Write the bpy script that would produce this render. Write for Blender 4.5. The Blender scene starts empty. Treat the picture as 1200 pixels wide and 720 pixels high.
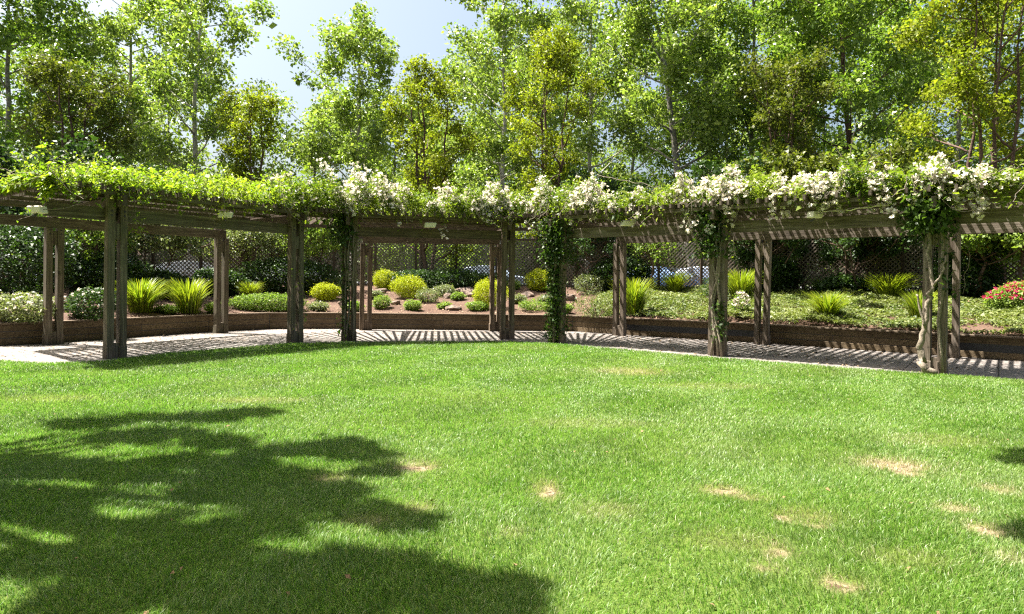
import bpy, math, random
import numpy as np
from mathutils import Vector

rng = np.random.default_rng(7)
random.seed(7)
S = bpy.context.scene
COL = S.collection

# ------------------------------------------------------------------ camera model (used to place things in the real space)
F, CX, CY, EYE, ROLL = 800.0, 600.0, 328.0, 1.5, math.atan(0.0105)

def uv(px, py):
    du, dv = px - CX, py - CY
    c, s = math.cos(ROLL), math.sin(ROLL)
    return du * c + dv * s, -du * s + dv * c

def at_depth(px, py, d):
    u, v = uv(px, py)
    return np.array([u * d / F, d, EYE - v * d / F])

def at_ground(px, py, z=0.0):
    u, v = uv(px, py)
    d = F * (EYE - z) / v
    return np.array([u * d / F, d, z])

# ------------------------------------------------------------------ the planting bank behind the planter wall
WALL = np.array([(-24, 9.0), (-15, 12.0), (-11.0, 14.1), (-10.2, 14.95), (-8.2, 18.5), (-7.0, 19.75), (-5.2, 20.12), (-2, 20.15),
                 (1.8, 20.1), (3.2, 18.95), (6.35, 16.75), (9.2, 14.2), (12.5, 11.4), (22, 8.6)], float)
CEN = np.array([-0.5, 7.0])
_d = WALL - CEN
_wa, _wr = np.arctan2(_d[:, 0], _d[:, 1]), np.hypot(_d[:, 0], _d[:, 1])
_t = np.linspace(0, 1, 40)
_dense = np.concatenate([WALL[i] + (WALL[i + 1] - WALL[i]) * _t[:, None] for i in range(len(WALL) - 1)])
_dd = _dense - CEN
_da, _dr = np.arctan2(_dd[:, 0], _dd[:, 1]), np.hypot(_dd[:, 0], _dd[:, 1])
FENCE_S = 6.2

def behind(x, y):
    a = np.arctan2(np.asarray(x) - CEN[0], np.asarray(y) - CEN[1])
    return np.hypot(np.asarray(x) - CEN[0], np.asarray(y) - CEN[1]) - np.interp(a, _da, _dr)

def bank_z(s):
    return np.interp(s, [0.0, 0.5, 6.0, 6.8, 8.0], [0.44, 0.50, 1.24, 1.26, 0.68])

def bump(x, y):
    return 0.035 * np.sin(1.7 * x + 0.6 * y) * np.cos(1.3 * y - 0.7 * x) + 0.018 * np.sin(4.1 * x + 2.2 * y + 1.0) + 0.012 * np.cos(6.3 * y - 3.0 * x)

def terrain(x, y):
    s = behind(x, y)
    return np.where(s < 0, 0.0, bank_z(s) + bump(x, y) * np.clip(s * 2, 0, 1) * np.clip((8 - s) / 2, 0, 1))

def on_bank(px, py):
    u, v = uv(px, py)
    for d in np.arange(10, 40, 0.03):
        x = u * d / F
        if behind(x, d) > 5.2 or (behind(x, d) > 0.05 and EYE - v * d / F <= terrain(x, d)):
            return np.array([x, d, float(terrain(x, d))])
    d = 27.0
    return np.array([u * d / F, d, float(terrain(u * d / F, d))])

# ------------------------------------------------------------------ mesh builder
class MB:
    def __init__(self):
        self.v, self.f, self.n = [], [], 0
        self.sharp = True

    def add(self, verts, faces):
        verts = np.asarray(verts, float).reshape(-1, 3)
        self.v.append(verts)
        self.f.extend([tuple(i + self.n for i in f) for f in faces])
        self.n += len(verts)

    def box(self, c, ax, size, jitter=0.0):
        """ax: 3 unit vectors; size: full lengths; slightly chamfered along the long edges"""
        c = np.asarray(c, float); ax = [np.asarray(a, float) for a in ax]; h = [s / 2 for s in size]
        P = []
        for sx in (-1, 1):
            for sy in (-1, 1):
                for sz in (-1, 1):
                    P.append(c + ax[0] * sx * h[0] + ax[1] * sy * h[1] + ax[2] * sz * h[2] + rng.normal(0, jitter, 3) * (jitter > 0))
        self.add(P, [(0, 1, 3, 2), (4, 6, 7, 5), (0, 4, 5, 1), (2, 3, 7, 6), (0, 2, 6, 4), (1, 5, 7, 3)])

    def bar(self, a, b, w, h, up=(0, 0, 1)):
        a, b = np.asarray(a, float), np.asarray(b, float)
        L = np.linalg.norm(b - a); x = (b - a) / L
        y = np.cross(up, x); y /= np.linalg.norm(y); z = np.cross(x, y)
        self.box((a + b) / 2, (x, y, z), (L, w, h))

    def tube(self, pts, rad, seg=7, cap=True):
        pts = np.asarray(pts, float); n = len(pts)
        rad = np.broadcast_to(np.asarray(rad, float), (n,))
        V = []
        prev = None
        for i in range(n):
            t = pts[min(i + 1, n - 1)] - pts[max(i - 1, 0)]
            t /= (np.linalg.norm(t) + 1e-9)
            if prev is None:
                a = np.cross(t, (0.31, 0.95, 0.05)); a /= np.linalg.norm(a)
            else:
                a = prev - t * np.dot(prev, t); a /= (np.linalg.norm(a) + 1e-9)
            prev = a; b = np.cross(t, a)
            for k in range(seg):
                an = 2 * math.pi * k / seg
                V.append(pts[i] + (a * math.cos(an) + b * math.sin(an)) * rad[i])
        fs = []
        for i in range(n - 1):
            for k in range(seg):
                k2 = (k + 1) % seg
                fs.append((i * seg + k, i * seg + k2, (i + 1) * seg + k2, (i + 1) * seg + k))
        if cap:
            fs.append(tuple(range(seg))[::-1]); fs.append(tuple((n - 1) * seg + k for k in range(seg)))
        self.add(V, fs)

    def build(self, name, mat, parent=None, smooth=False, bevel=0.0):
        V = np.concatenate(self.v) if self.v else np.zeros((0, 3))
        return link_mesh(name, V, self.f, mat, parent, smooth, bevel)

def root_loc(o):
    while o is not None and o.parent is not None:
        o = o.parent
    return np.array(o.location) if o is not None else np.zeros(3)

def link_mesh(name, V, faces, mat, parent=None, smooth=False, bevel=0.0, origin=None):
    off = root_loc(parent) if parent is not None else (np.zeros(3) if origin is None else np.asarray(origin, float))
    me = bpy.data.meshes.new(name)
    V = np.asarray(V, float) - off
    if isinstance(faces, np.ndarray):                      # uniform polygons
        k = faces.shape[1]
        me.vertices.add(len(V)); me.vertices.foreach_set('co', V.astype(np.float32).ravel())
        me.loops.add(faces.size); me.loops.foreach_set('vertex_index', faces.astype(np.int32).ravel())
        me.polygons.add(len(faces)); me.polygons.foreach_set('loop_start', np.arange(0, faces.size, k, dtype=np.int32))
        me.update(calc_edges=True)
    else:
        me.from_pydata(V.tolist(), [], faces); me.update()
    if smooth:
        me.polygons.foreach_set('use_smooth', np.ones(len(me.polygons), bool))
    me.materials.append(mat)
    o = bpy.data.objects.new(name, me); COL.objects.link(o)
    if parent is not None:
        o.parent = parent
    else:
        o.location = tuple(off)
    if bevel:
        b = o.modifiers.new('edges', 'BEVEL'); b.width = bevel; b.segments = 2; b.limit_method = 'ANGLE'
    return o

def tag(o, label=None, cat=None, group=None, kind=None):
    if label: o['label'] = label
    if cat: o['category'] = cat
    if group: o['group'] = group
    if kind: o['kind'] = kind
    return o

def thing(name, label, cat, loc=(0, 0, 0), group=None):
    o = bpy.data.objects.new(name, None); COL.objects.link(o)
    o.location = tuple(float(a) for a in loc)
    o.empty_display_size = 0.2
    return tag(o, label, cat, group)

def copy_thing(root, loc, rz, sc, label, group=None):
    r = root.copy(); COL.objects.link(r); r.location = tuple(loc); r.rotation_euler = (0, 0, rz)
    r.scale = sc if hasattr(sc, '__len__') else (sc, sc, sc)
    r['label'] = label
    if group: r['group'] = group
    for ch in list(root.children):
        c = ch.copy(); COL.objects.link(c); c.parent = r
        for g in list(ch.children):
            e = g.copy(); COL.objects.link(e); e.parent = c
    return r

# ------------------------------------------------------------------ leaf clouds
def unit(a):
    return a / (np.linalg.norm(a, axis=-1, keepdims=True) + 1e-9)

def leaf_arrays(P, size, elong=1.6, up=0.35, droop=0.0, jit=0.35):
    """One folded diamond per point."""
    n = len(P)
    nor = rng.normal(0, 1, (n, 3)); nor = unit(nor); nor[:, 2] = np.abs(nor[:, 2]); nor = unit(nor + np.array([0, 0, up]))
    d = rng.normal(0, 1, (n, 3)); d[:, 2] -= droop; d = unit(d - nor * np.sum(d * nor, 1, keepdims=True))
    sd = np.cross(nor, d)
    s = (size * np.exp(rng.normal(0, jit, n)))[:, None]
    fold = rng.uniform(0.02, 0.25, (n, 1))
    V = np.empty((n, 4, 3))
    V[:, 0] = P
    V[:, 1] = P + d * s * 0.45 + sd * s / elong * 0.5 + nor * s * fold
    V[:, 2] = P + d * s - nor * s * fold * 0.8
    V[:, 3] = P + d * s * 0.45 - sd * s / elong * 0.5 + nor * s * fold
    Fc = np.arange(n * 4).reshape(n, 4)
    return V.reshape(-1, 3), Fc

def leaf_mesh(name, P, size, mat, parent=None, origin=None, **k):
    V, Fc = leaf_arrays(P, size, **k)
    return link_mesh(name, V, Fc, mat, parent, origin=origin)

def blob(center, rad, n, shell=0.5):
    v = unit(rng.normal(0, 1, (n, 3)))
    r = rng.uniform(shell, 1, (n, 1)) ** 0.6
    return np.asarray(center) + v * r * np.asarray(rad)

def petals(C, size):
    """White roses: each flower is several cupped petals round its centre."""
    k = 7
    n = len(C)
    axis = unit(rng.normal(0, 1, (n, 3)) * 0.8 + np.array([-0.1, -0.35, 0.75]))
    ref = unit(np.cross(axis, rng.normal(0, 1, (n, 3))))
    oth = np.cross(axis, ref)
    sz = (size * rng.uniform(0.7, 1.25, n))[:, None]
    Vs = []
    for j in range(k):
        a = 2 * math.pi * j / 5 + (0.6 if j >= 5 else 0)
        out = ref * math.cos(a) + oth * math.sin(a)
        sd = -ref * math.sin(a) + oth * math.cos(a)
        lift = 0.25 if j < 5 else 0.75
        spread = 1.0 if j < 5 else 0.5
        V = np.empty((n, 4, 3))
        V[:, 0] = C
        V[:, 1] = C + (out * 0.5 * spread + sd * 0.45 + axis * lift * 0.6) * sz
        V[:, 2] = C + (out * spread + axis * (lift + 0.12)) * sz
        V[:, 3] = C + (out * 0.5 * spread - sd * 0.45 + axis * lift * 0.6) * sz
        Vs.append(V.reshape(-1, 3))
    V = np.concatenate(Vs)
    return V, np.arange(len(V)).reshape(-1, 4)

# ------------------------------------------------------------------ materials
def new_mat(name):
    m = bpy.data.materials.new(name); m.use_nodes = True
    nt = m.node_tree; nt.nodes.clear()
    out = nt.nodes.new('ShaderNodeOutputMaterial')
    return m, nt, out

def N(nt, t, **k):
    n = nt.nodes.new(t)
    for a, b in k.items():
        if a.startswith('i_'):
            n.inputs[a[2:].replace('_', ' ')].default_value = b
        else:
            setattr(n, a, b)
    return n

def mixc(nt, fac, a, b, blend='MIX'):
    m = nt.nodes.new('ShaderNodeMix'); m.data_type = 'RGBA'; m.blend_type = blend
    for sock, val in ((m.inputs[0], fac), (m.inputs[6], a), (m.inputs[7], b)):
        if hasattr(val, 'is_linked'):
            nt.links.new(val, sock)
        elif isinstance(val, (int, float)):
            sock.default_value = val
        else:
            sock.default_value = (*val, 1)
    return m.outputs[2]

def ramp(nt, src, stops):
    r = nt.nodes.new('ShaderNodeValToRGB')
    while len(r.color_ramp.elements) < len(stops):
        r.color_ramp.elements.new(0.5)
    for e, (p, c) in zip(r.color_ramp.elements, stops):
        e.position = p
        e.color = (*c, 1) if hasattr(c, '__len__') else (c, c, c, 1)
    nt.links.new(src, r.inputs[0])
    return r.outputs[0]

def noise(nt, scale, detail=4, rough=0.55, vec=None, dist=0.0):
    n = nt.nodes.new('ShaderNodeTexNoise')
    n.inputs['Scale'].default_value = scale; n.inputs['Detail'].default_value = detail
    n.inputs['Roughness'].default_value = rough; n.inputs['Distortion'].default_value = dist
    if vec is None:
        vec = nt.nodes.new('ShaderNodeNewGeometry').outputs['Position']
    nt.links.new(vec, n.inputs['Vector'])
    return n.outputs['Fac']

def pos_map(nt, scale, rotz=0.0):
    g = nt.nodes.new('ShaderNodeNewGeometry')
    r = nt.nodes.new('ShaderNodeMapping'); r.inputs['Rotation'].default_value = (0, 0, rotz)
    nt.links.new(g.outputs['Position'], r.inputs['Vector'])
    s = nt.nodes.new('ShaderNodeMapping'); s.inputs['Scale'].default_value = scale
    nt.links.new(r.outputs[0], s.inputs['Vector'])
    return s.outputs[0]

def leaf_mat(name, cols, trans=0.45, gloss=0.25, rough=0.45, patch=0.35, tcol=None):
    """cols: dark, mid, light leaf colours; each leaf takes its own tone"""
    m, nt, out = new_mat(name)
    if 'petal' not in name:
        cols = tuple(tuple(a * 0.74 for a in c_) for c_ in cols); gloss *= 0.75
    g = N(nt, 'ShaderNodeNewGeometry')
    c = ramp(nt, g.outputs['Random Per Island'], [(0.0, cols[0]), (0.5, cols[1]), (1.0, cols[2])])
    nz = noise(nt, 0.9, 2)
    f = ramp(nt, nz, [(0.42, 0.0), (0.6, 1.0)])
    mm = N(nt, 'ShaderNodeMath', operation='MULTIPLY'); nt.links.new(f, mm.inputs[0]); mm.inputs[1].default_value = patch
    c = mixc(nt, mm.outputs[0], c, cols[2])
    b = N(nt, 'ShaderNodeBsdfPrincipled'); nt.links.new(c, b.inputs['Base Color'])
    b.inputs['Roughness'].default_value = rough; b.inputs['Specular IOR Level'].default_value = gloss
    t = N(nt, 'ShaderNodeBsdfTranslucent')
    tc = mixc(nt, 1.0, c, tcol or (1.12, 1.27, 0.5), 'MULTIPLY')
    nt.links.new(tc, t.inputs['Color'])
    mx = N(nt, 'ShaderNodeMixShader'); mx.inputs[0].default_value = trans
    nt.links.new(b.outputs[0], mx.inputs[1]); nt.links.new(t.outputs[0], mx.inputs[2])
    nt.links.new(mx.outputs[0], out.inputs[0])
    return m

def wood_mat(name, base, dark, light, angle=None, vertical=False, algae=None, rough=0.85):
    m, nt, out = new_mat(name)
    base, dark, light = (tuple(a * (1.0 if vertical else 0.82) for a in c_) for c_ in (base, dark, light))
    if algae: algae = tuple(a * 0.78 for a in algae)
    if vertical:
        v = pos_map(nt, (30, 30, 1.6))
    else:
        v = pos_map(nt, (1.6, 34, 34), -(angle or 0.0))
    n1 = noise(nt, 1.0, 6, 0.65, v, 0.6)
    n2 = noise(nt, 1.3, 3)
    c = ramp(nt, n1, [(0.33, dark), (0.5, base), (0.67, light)])
    c = mixc(nt, ramp(nt, n2, [(0.35, 0.0), (0.7, 0.55)]), c, dark)
    if algae:
        n3 = noise(nt, 2.2, 4)
        c = mixc(nt, ramp(nt, n3, [(0.42, 0.0), (0.62, 0.6)]), c, algae)
    # grey knots and streaks
    n4 = noise(nt, 7.0, 2)
    c = mixc(nt, ramp(nt, n4, [(0.66, 0.0), (0.74, 0.6)]), c, tuple(a * 0.45 for a in dark))
    b = N(nt, 'ShaderNodeBsdfPrincipled'); nt.links.new(c, b.inputs['Base Color'])
    b.inputs['Roughness'].default_value = rough; b.inputs['Specular IOR Level'].default_value = 0.25
    bp = N(nt, 'ShaderNodeBump'); bp.inputs['Strength'].default_value = 0.5; bp.inputs['Distance'].default_value = 0.01
    nt.links.new(n1, bp.inputs['Height']); nt.links.new(bp.outputs[0], b.inputs['Normal'])
    nt.links.new(b.outputs[0], out.inputs[0])
    return m

def plain(name, col, rough=0.6, var=0.25, scale=8.0, metal=0.0, bump_=0.0, spec=0.4, alt=None):
    m, nt, out = new_mat(name)
    n = noise(nt, scale, 5)
    c = ramp(nt, n, [(0.3, tuple(a * (1 - var) for a in col)), (0.7, alt or tuple(min(1, a * (1 + var)) for a in col))])
    b = N(nt, 'ShaderNodeBsdfPrincipled'); nt.links.new(c, b.inputs['Base Color'])
    b.inputs['Roughness'].default_value = rough; b.inputs['Metallic'].default_value = metal; b.inputs['Specular IOR Level'].default_value = spec
    if bump_:
        bp = N(nt, 'ShaderNodeBump'); bp.inputs['Strength'].default_value = 0.7; bp.inputs['Distance'].default_value = bump_
        nt.links.new(n, bp.inputs['Height']); nt.links.new(bp.outputs[0], b.inputs['Normal'])
    nt.links.new(b.outputs[0], out.inputs[0])
    return m

M = {}
M['bark_grey'] = plain('bark_grey', (0.20, 0.18, 0.15), 0.9, 0.45, 9, bump_=0.03)
M['bark_pale'] = plain('bark_pale', (0.34, 0.31, 0.26), 0.9, 0.4, 6, bump_=0.02)
M['bark_brown'] = plain('bark_brown', (0.10, 0.06, 0.042), 0.9, 0.4, 10, bump_=0.03)
M['vine_bark'] = plain('vine_bark', (0.19, 0.155, 0.115), 0.9, 0.45, 30, bump_=0.012)
M['rock'] = plain('rock', (0.09, 0.07, 0.06), 0.9, 0.55, 9, bump_=0.04, alt=(0.27, 0.19, 0.14))
M['lamp_shell'] = plain('lamp_shell', (0.78, 0.70, 0.56), 0.5, 0.1, 12)
M['lamp_glass'] = plain('lamp_glass', (0.5, 0.52, 0.52), 0.1, 0.1, 12)
M['dark_metal'] = plain('dark_metal', (0.04, 0.04, 0.045), 0.5, 0.2, 12)
M['tyre'] = plain('tyre', (0.02, 0.02, 0.02), 0.9)
M['glass'] = plain('car_glass', (0.03, 0.04, 0.05), 0.08, 0.1, spec=0.7)
M['petal'] = leaf_mat('petal', ((0.60, 0.51, 0.38), (0.76, 0.70, 0.60), (0.84, 0.82, 0.76)), 0.3, 0.1, 0.7, 0.0, (1, 1, 0.95))
M['petal_red'] = leaf_mat('petal_red', ((0.30, 0.01, 0.04), (0.50, 0.025, 0.10), (0.62, 0.10, 0.2)), 0.3, 0.1, 0.6, 0.1, (1, 0.7, 0.7))

M['vine'] = leaf_mat('vine_leaf', ((0.11, 0.21, 0.018), (0.23, 0.34, 0.03), (0.42, 0.47, 0.055)), 0.5, 0.3)
M['rose_leaf'] = leaf_mat('rose_leaf', ((0.055, 0.115, 0.015), (0.14, 0.22, 0.025), (0.33, 0.38, 0.05)), 0.44, 0.4, 0.38)
M['rose_shaded'] = leaf_mat('rose_shaded', ((0.025, 0.06, 0.012), (0.045, 0.09, 0.016), (0.11, 0.18, 0.03)), 0.35, 0.35)  # rose leaf with shade put into its colour, for the post foliage
M['poplar'] = leaf_mat('poplar_leaf', ((0.11, 0.19, 0.03), (0.23, 0.33, 0.06), (0.45, 0.52, 0.15)), 0.42, 0.5, 0.33)
M['poplar_deep'] = leaf_mat('poplar_deep', ((0.075, 0.15, 0.018), (0.16, 0.27, 0.035), (0.36, 0.46, 0.09)), 0.42, 0.45, 0.35)
M['olive'] = leaf_mat('olive_leaf', ((0.085, 0.125, 0.010), (0.20, 0.25, 0.02), (0.40, 0.42, 0.04)), 0.45, 0.2)
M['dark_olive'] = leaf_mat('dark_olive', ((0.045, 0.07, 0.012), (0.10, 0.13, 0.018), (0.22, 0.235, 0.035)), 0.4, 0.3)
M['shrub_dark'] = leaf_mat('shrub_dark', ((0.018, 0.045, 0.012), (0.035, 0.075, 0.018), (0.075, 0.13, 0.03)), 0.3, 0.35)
M['shrub_pale'] = leaf_mat('shrub_pale', ((0.10, 0.14, 0.06), (0.19, 0.23, 0.10), (0.34, 0.36, 0.18)), 0.35, 0.4)
M['yellow'] = leaf_mat('yellow_leaf', ((0.20, 0.26, 0.012), (0.37, 0.42, 0.018), (0.55, 0.55, 0.03)), 0.4, 0.2)
M['green_low'] = leaf_mat('green_low', ((0.09, 0.17, 0.028), (0.19, 0.29, 0.05), (0.33, 0.42, 0.09)), 0.4, 0.25)
M['cover'] = leaf_mat('cover_leaf', ((0.07, 0.115, 0.03), (0.14, 0.185, 0.05), (0.26, 0.285, 0.09)), 0.3, 0.3, 0.5, 0.5)
M['strap'] = leaf_mat('strap_leaf', ((0.09, 0.16, 0.015), (0.20, 0.28, 0.02), (0.42, 0.44, 0.04)), 0.45, 0.35, 0.4)
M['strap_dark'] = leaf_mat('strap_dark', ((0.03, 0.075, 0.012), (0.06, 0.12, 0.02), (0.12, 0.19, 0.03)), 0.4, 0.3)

# ------------------------------------------------------------------ pergola lines
FR = {1: (-7.2, 12.4), 2: (-4.96, 15.65), 3: (-3.87, 16.25), 4: (-0.11, 17.2), 5: (1.12, 16.35), 6: (4.2, 13.9), 7: (7.07, 11.4)}
BK = {1: (-9.9, 14.75), 2: (-7.75, 18.2), 3: (-4.22, 19.75), 4: (-0.47, 19.85), 5: (2.95, 18.7), 6: (6.06, 16.5), 7: (8.95, 13.95)}
FR = {k: np.array(v) for k, v in FR.items()}; BK = {k: np.array(v) for k, v in BK.items()}
Z_ROOF = 3.07

def v3(p, z):
    return np.array([p[0], p[1], z])

def tdir(a, b):
    t = b - a
    return t / np.linalg.norm(t)

def make_pergola(label, idx, ext0, ext1, tint, wedge=None):
    fr = [FR[i] for i in idx]; bk = [BK[i] for i in idx]
    tf, tb = tdir(fr[0], fr[-1]), tdir(bk[0], bk[-1])
    ang = math.atan2(tf[1], tf[0])
    nrm = np.array([-tf[1], tf[0]])
    root = thing('pergola', label, 'pergola', v3(sum(fr + bk) / (2 * len(fr)), 0), 'runs of the curved timber pergola')
    base, dark, light, alg = tint
    mv = wood_mat('post_wood', base, dark, light, vertical=True, algae=alg)
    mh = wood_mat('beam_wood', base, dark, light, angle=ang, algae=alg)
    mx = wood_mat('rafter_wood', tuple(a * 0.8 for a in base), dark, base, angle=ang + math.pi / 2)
    up = np.array([0, 0, 1.0]); T = v3(tf, 0); Nn = v3(nrm, 0)
    for kind, pts, top in (('f', fr, 3.07), ('b', bk, 2.515)):
        for p in pts:
            b = MB()
            h = top + rng.uniform(-0.02, 0.03)
            for s in (-1, 1):
                lean = T * rng.normal(0, 0.006) + Nn * rng.normal(0, 0.006)
                hh = h + rng.uniform(-0.03, 0.02) * (kind == 'f')
                c = v3(p, hh / 2) + T * s * 0.11
                b.box(c, (T, Nn, unit(up + lean)), (0.125, 0.15, hh))
                b.box(v3(p, 0.11) + T * s * 0.11, (T, Nn, up), (0.139, 0.166, 0.22))
            b.box(v3(p, 0.14), (T, Nn, up), (0.094, 0.11, 0.28))
            b.box(v3(p, 2.30), (T, Nn, up), (0.094, 0.10, 0.3))
            po = b.build('post', mv, root, bevel=0.008)
            for s in (-1, 1):
                for z in (2.58, 2.66):
                    bb = MB(); c0 = v3(p, z - (0.2 if kind == 'b' else 0)) + T * s * 0.11 - Nn * 0.072
                    bb.tube([c0, c0 - Nn * 0.018], 0.017, 8); bb.build('bolt', M['dark_metal'], po)
    for pts, t, off, z0, z1, w in ((fr, tf, 0.115, 2.50, 2.73, 0.075), (bk, tb, -0.02, 2.518, 2.735, 0.09)):
        b = MB()
        a = pts[0] - t * ext0; e = pts[-1] + t * ext1
        joints = [a] + [p for p in pts[1:-1]] + [e]
        n2 = np.array([-t[1], t[0]])
        for i in range(len(joints) - 1):
            p, q = joints[i] + n2 * off, joints[i + 1] + n2 * off
            if i: p = p + t * 0.004
            b.bar(v3(p, (z0 + z1) / 2), v3(q, (z0 + z1) / 2 + rng.normal(0, 0.006)), w, z1 - z0)
        b.build('beam', mh, root, bevel=0.007)
    for f, k in zip(fr, bk):
        b = MB(); d = tdir(f, k)
        b.bar(v3(f - d * 0.42, 2.835), v3(k + d * 0.40, 2.835), 0.075, 0.19)
        b.build('rafter', mx, root, bevel=0.006)
    # purlins along the run
    for q in (-0.07, 0.10, 0.36, 0.64, 0.9, 1.07):
        b = MB()
        L = np.linalg.norm(bk[0] - fr[0])
        a = fr[0] + (bk[0] - fr[0]) * q - tf * ext0 * 1.0
        e = fr[-1] + (bk[-1] - fr[-1]) * q + tf * ext1 * 1.0
        b.bar(v3(a, 2.966), v3(e, 2.966), 0.05, 0.068)
        b.build('purlin', mh, root)
    # slats across, every one a little off true
    b = MB()
    fa, fe = fr[0] - tf * ext0, fr[-1] + tf * ext1
    ba, be = bk[0] - tb * ext0, bk[-1] + tb * ext1
    n = int(np.linalg.norm(fe - fa) / 0.175)
    def slat(f, k):
        d = tdir(f, k)
        j = rng.normal(0, 0.012, 2)
        b.bar(v3(f - d * (0.42 + rng.uniform(-0.05, 0.05)) + j, 3.047), v3(k + d * 0.4 - j, 3.047), 0.045, 0.09)
    for i in range(n + 1):
        u = i / n
        slat(fa + (fe - fa) * u, ba + (be - ba) * u)
    for (i, j) in wedge or []:
        m = 15
        for q in range(1, m):
            u = q / m
            slat(FR[i] + (FR[j] - FR[i]) * u, BK[i] + (BK[j] - BK[i]) * u)
        tt = tdir(FR[i], FR[j])
        b.bar(v3(FR[i] + tt * 0.17, 2.95), v3(FR[j] - tt * 0.17, 2.95), 0.05, 0.09)
        tt = tdir(BK[i], BK[j])
        b.bar(v3(BK[i] + tt * 0.17, 2.95), v3(BK[j] - tt * 0.17, 2.95), 0.05, 0.09)
    b.build('slat_roof', mx, root)
    return root

tint_l = ((0.155, 0.122, 0.088), (0.052, 0.038, 0.027), (0.29, 0.24, 0.18), (0.13, 0.125, 0.075))
tint_m = ((0.15, 0.11, 0.075), (0.05, 0.035, 0.024), (0.26, 0.20, 0.145), None)
tint_r = ((0.19, 0.148, 0.112), (0.066, 0.05, 0.037), (0.34, 0.285, 0.235), None)  # paler than the tints of the other two runs
make_pergola('weathered timber pergola run with greenish posts under the plain green vine on the left', (1, 2), 1.12, 0.1, tint_l)
make_pergola('middle timber pergola run parallel to the straight back wall, seen square on', (3, 4), 0.1, 0.1, tint_m, wedge=[(2, 3), (4, 5)])
make_pergola('longest timber pergola run, two bays of paler grey beams on the right', (5, 6, 7), 0.1, 1.55, tint_r)

# floodlights on the front beams
def floodlight(px, py, label, tilt):
    a = np.array([math.cos(tilt), math.sin(tilt), 0.0])
    d = front_depth(px) - 0.13
    c = at_depth(px, py, d)
    r = thing('floodlight', label, 'floodlight', c, 'floodlights clamped on the pergola beams')
    up = np.array([0, 0, 1.0]); n = np.cross(up, a)
    b = MB(); b.box(c, (a, n, unit(up + a * 0.3)), (0.27, 0.15, 0.125)); b.build('housing', M['lamp_shell'], r, bevel=0.018)
    b = MB(); b.box(c + a * 0.139, (a, n, unit(up + a * 0.3)), (0.012, 0.12, 0.10)); b.build('lens', M['lamp_glass'], r)
    b = MB(); b.tube([c - up * 0.04, c - up * 0.09 + n * 0.03, c - up * 0.11 + n * 0.09], 0.018); b.build('bracket', M['dark_metal'], r)

_tA, _tC = tdir(FR[1], FR[2]), tdir(FR[5], FR[7])
FLINE = np.array([FR[1] - _tA * 1.2, FR[1], FR[2], FR[3], FR[4], FR[5], FR[6], FR[7], FR[7] + _tC * 2.6])
_tBA, _tBC = tdir(BK[1], BK[2]), tdir(BK[5], BK[7])
BLINE = np.array([BK[1] - _tBA * 1.2, BK[1], BK[2], BK[3], BK[4], BK[5], BK[6], BK[7], BK[7] + _tBC * 2.6])
_q = np.linspace(0, 1, 60)
FD = np.concatenate([FLINE[i] + (FLINE[i + 1] - FLINE[i]) * _q[:, None] for i in range(len(FLINE) - 1)])
BD = np.concatenate([BLINE[i] + (BLINE[i + 1] - BLINE[i]) * _q[:, None] for i in range(len(BLINE) - 1)])
FDX = 600 + 800 * FD[:, 0] / FD[:, 1]

def front_pt(px):
    return np.array([np.interp(px, FDX, FD[:, 0]), np.interp(px, FDX, FD[:, 1])])

def back_pt(px):
    return np.array([np.interp(px, FDX, BD[:, 0]), np.interp(px, FDX, BD[:, 1])])

def front_depth(px):
    return front_pt(px)[1]

floodlight(44, 246, 'white floodlight on the far left beam end', 2.9)
floodlight(264, 252, 'white floodlight above the back post, left of the paired posts', 0.4)
floodlight(504, 264, 'white floodlight on the middle run beam', 0.1)
floodlight(735, 262, 'white floodlight on the beam above the lattice, right of the ivy-dark post', 0.3)
floodlight(955, 252, 'white floodlight with a trailing cable, on the right run beam', 0.5)

# ------------------------------------------------------------------ path, ground, planter wall, bank
def poly_sheet(name, pts, z, mat, kind='structure'):
    V = [(p[0], p[1], z) for p in pts]
    o = link_mesh(name, V, [tuple(range(len(V)))], mat)
    tag(o, kind=kind)
    return o

def paving_material():
    m, nt, out = new_mat('paving')
    n1 = noise(nt, 3.0, 6, 0.6); n2 = noise(nt, 45, 3); n3 = noise(nt, 0.7, 3)
    c = ramp(nt, n1, [(0.3, (0.12, 0.104, 0.092)), (0.7, (0.205, 0.183, 0.166))])
    c = mixc(nt, ramp(nt, n2, [(0.35, 0.35), (0.5, 0.0)]), c, (0.2, 0.17, 0.15))
    c = mixc(nt, ramp(nt, n3, [(0.45, 0.0), (0.7, 0.35)]), c, (0.15, 0.125, 0.105))
    br = N(nt, 'ShaderNodeTexBrick'); br.offset = 0.0
    br.inputs['Scale'].default_value = 1.0; br.inputs['Mortar Size'].default_value = 0.012
    br.inputs['Brick Width'].default_value = 1.35; br.inputs['Row Height'].default_value = 1.35
    br.inputs['Color1'].default_value = br.inputs['Color2'].default_value = (1, 1, 1, 1); br.inputs['Mortar'].default_value = (0.25, 0.22, 0.2, 1)
    mp = pos_map(nt, (1, 1, 1), 0.62); nt.links.new(mp, br.inputs['Vector'])
    c = mixc(nt, 1.0, c, br.outputs['Color'], 'MULTIPLY')
    b = N(nt, 'ShaderNodeBsdfPrincipled'); nt.links.new(c, b.inputs['Base Color']); b.inputs['Roughness'].default_value = 0.9
    bp = N(nt, 'ShaderNodeBump'); bp.inputs['Strength'].default_value = 0.3; bp.inputs['Distance'].default_value = 0.01
    nt.links.new(n2, bp.inputs['Height']); nt.links.new(bp.outputs[0], b.inputs['Normal'])
    nt.links.new(b.outputs[0], out.inputs[0])
    return m

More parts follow.
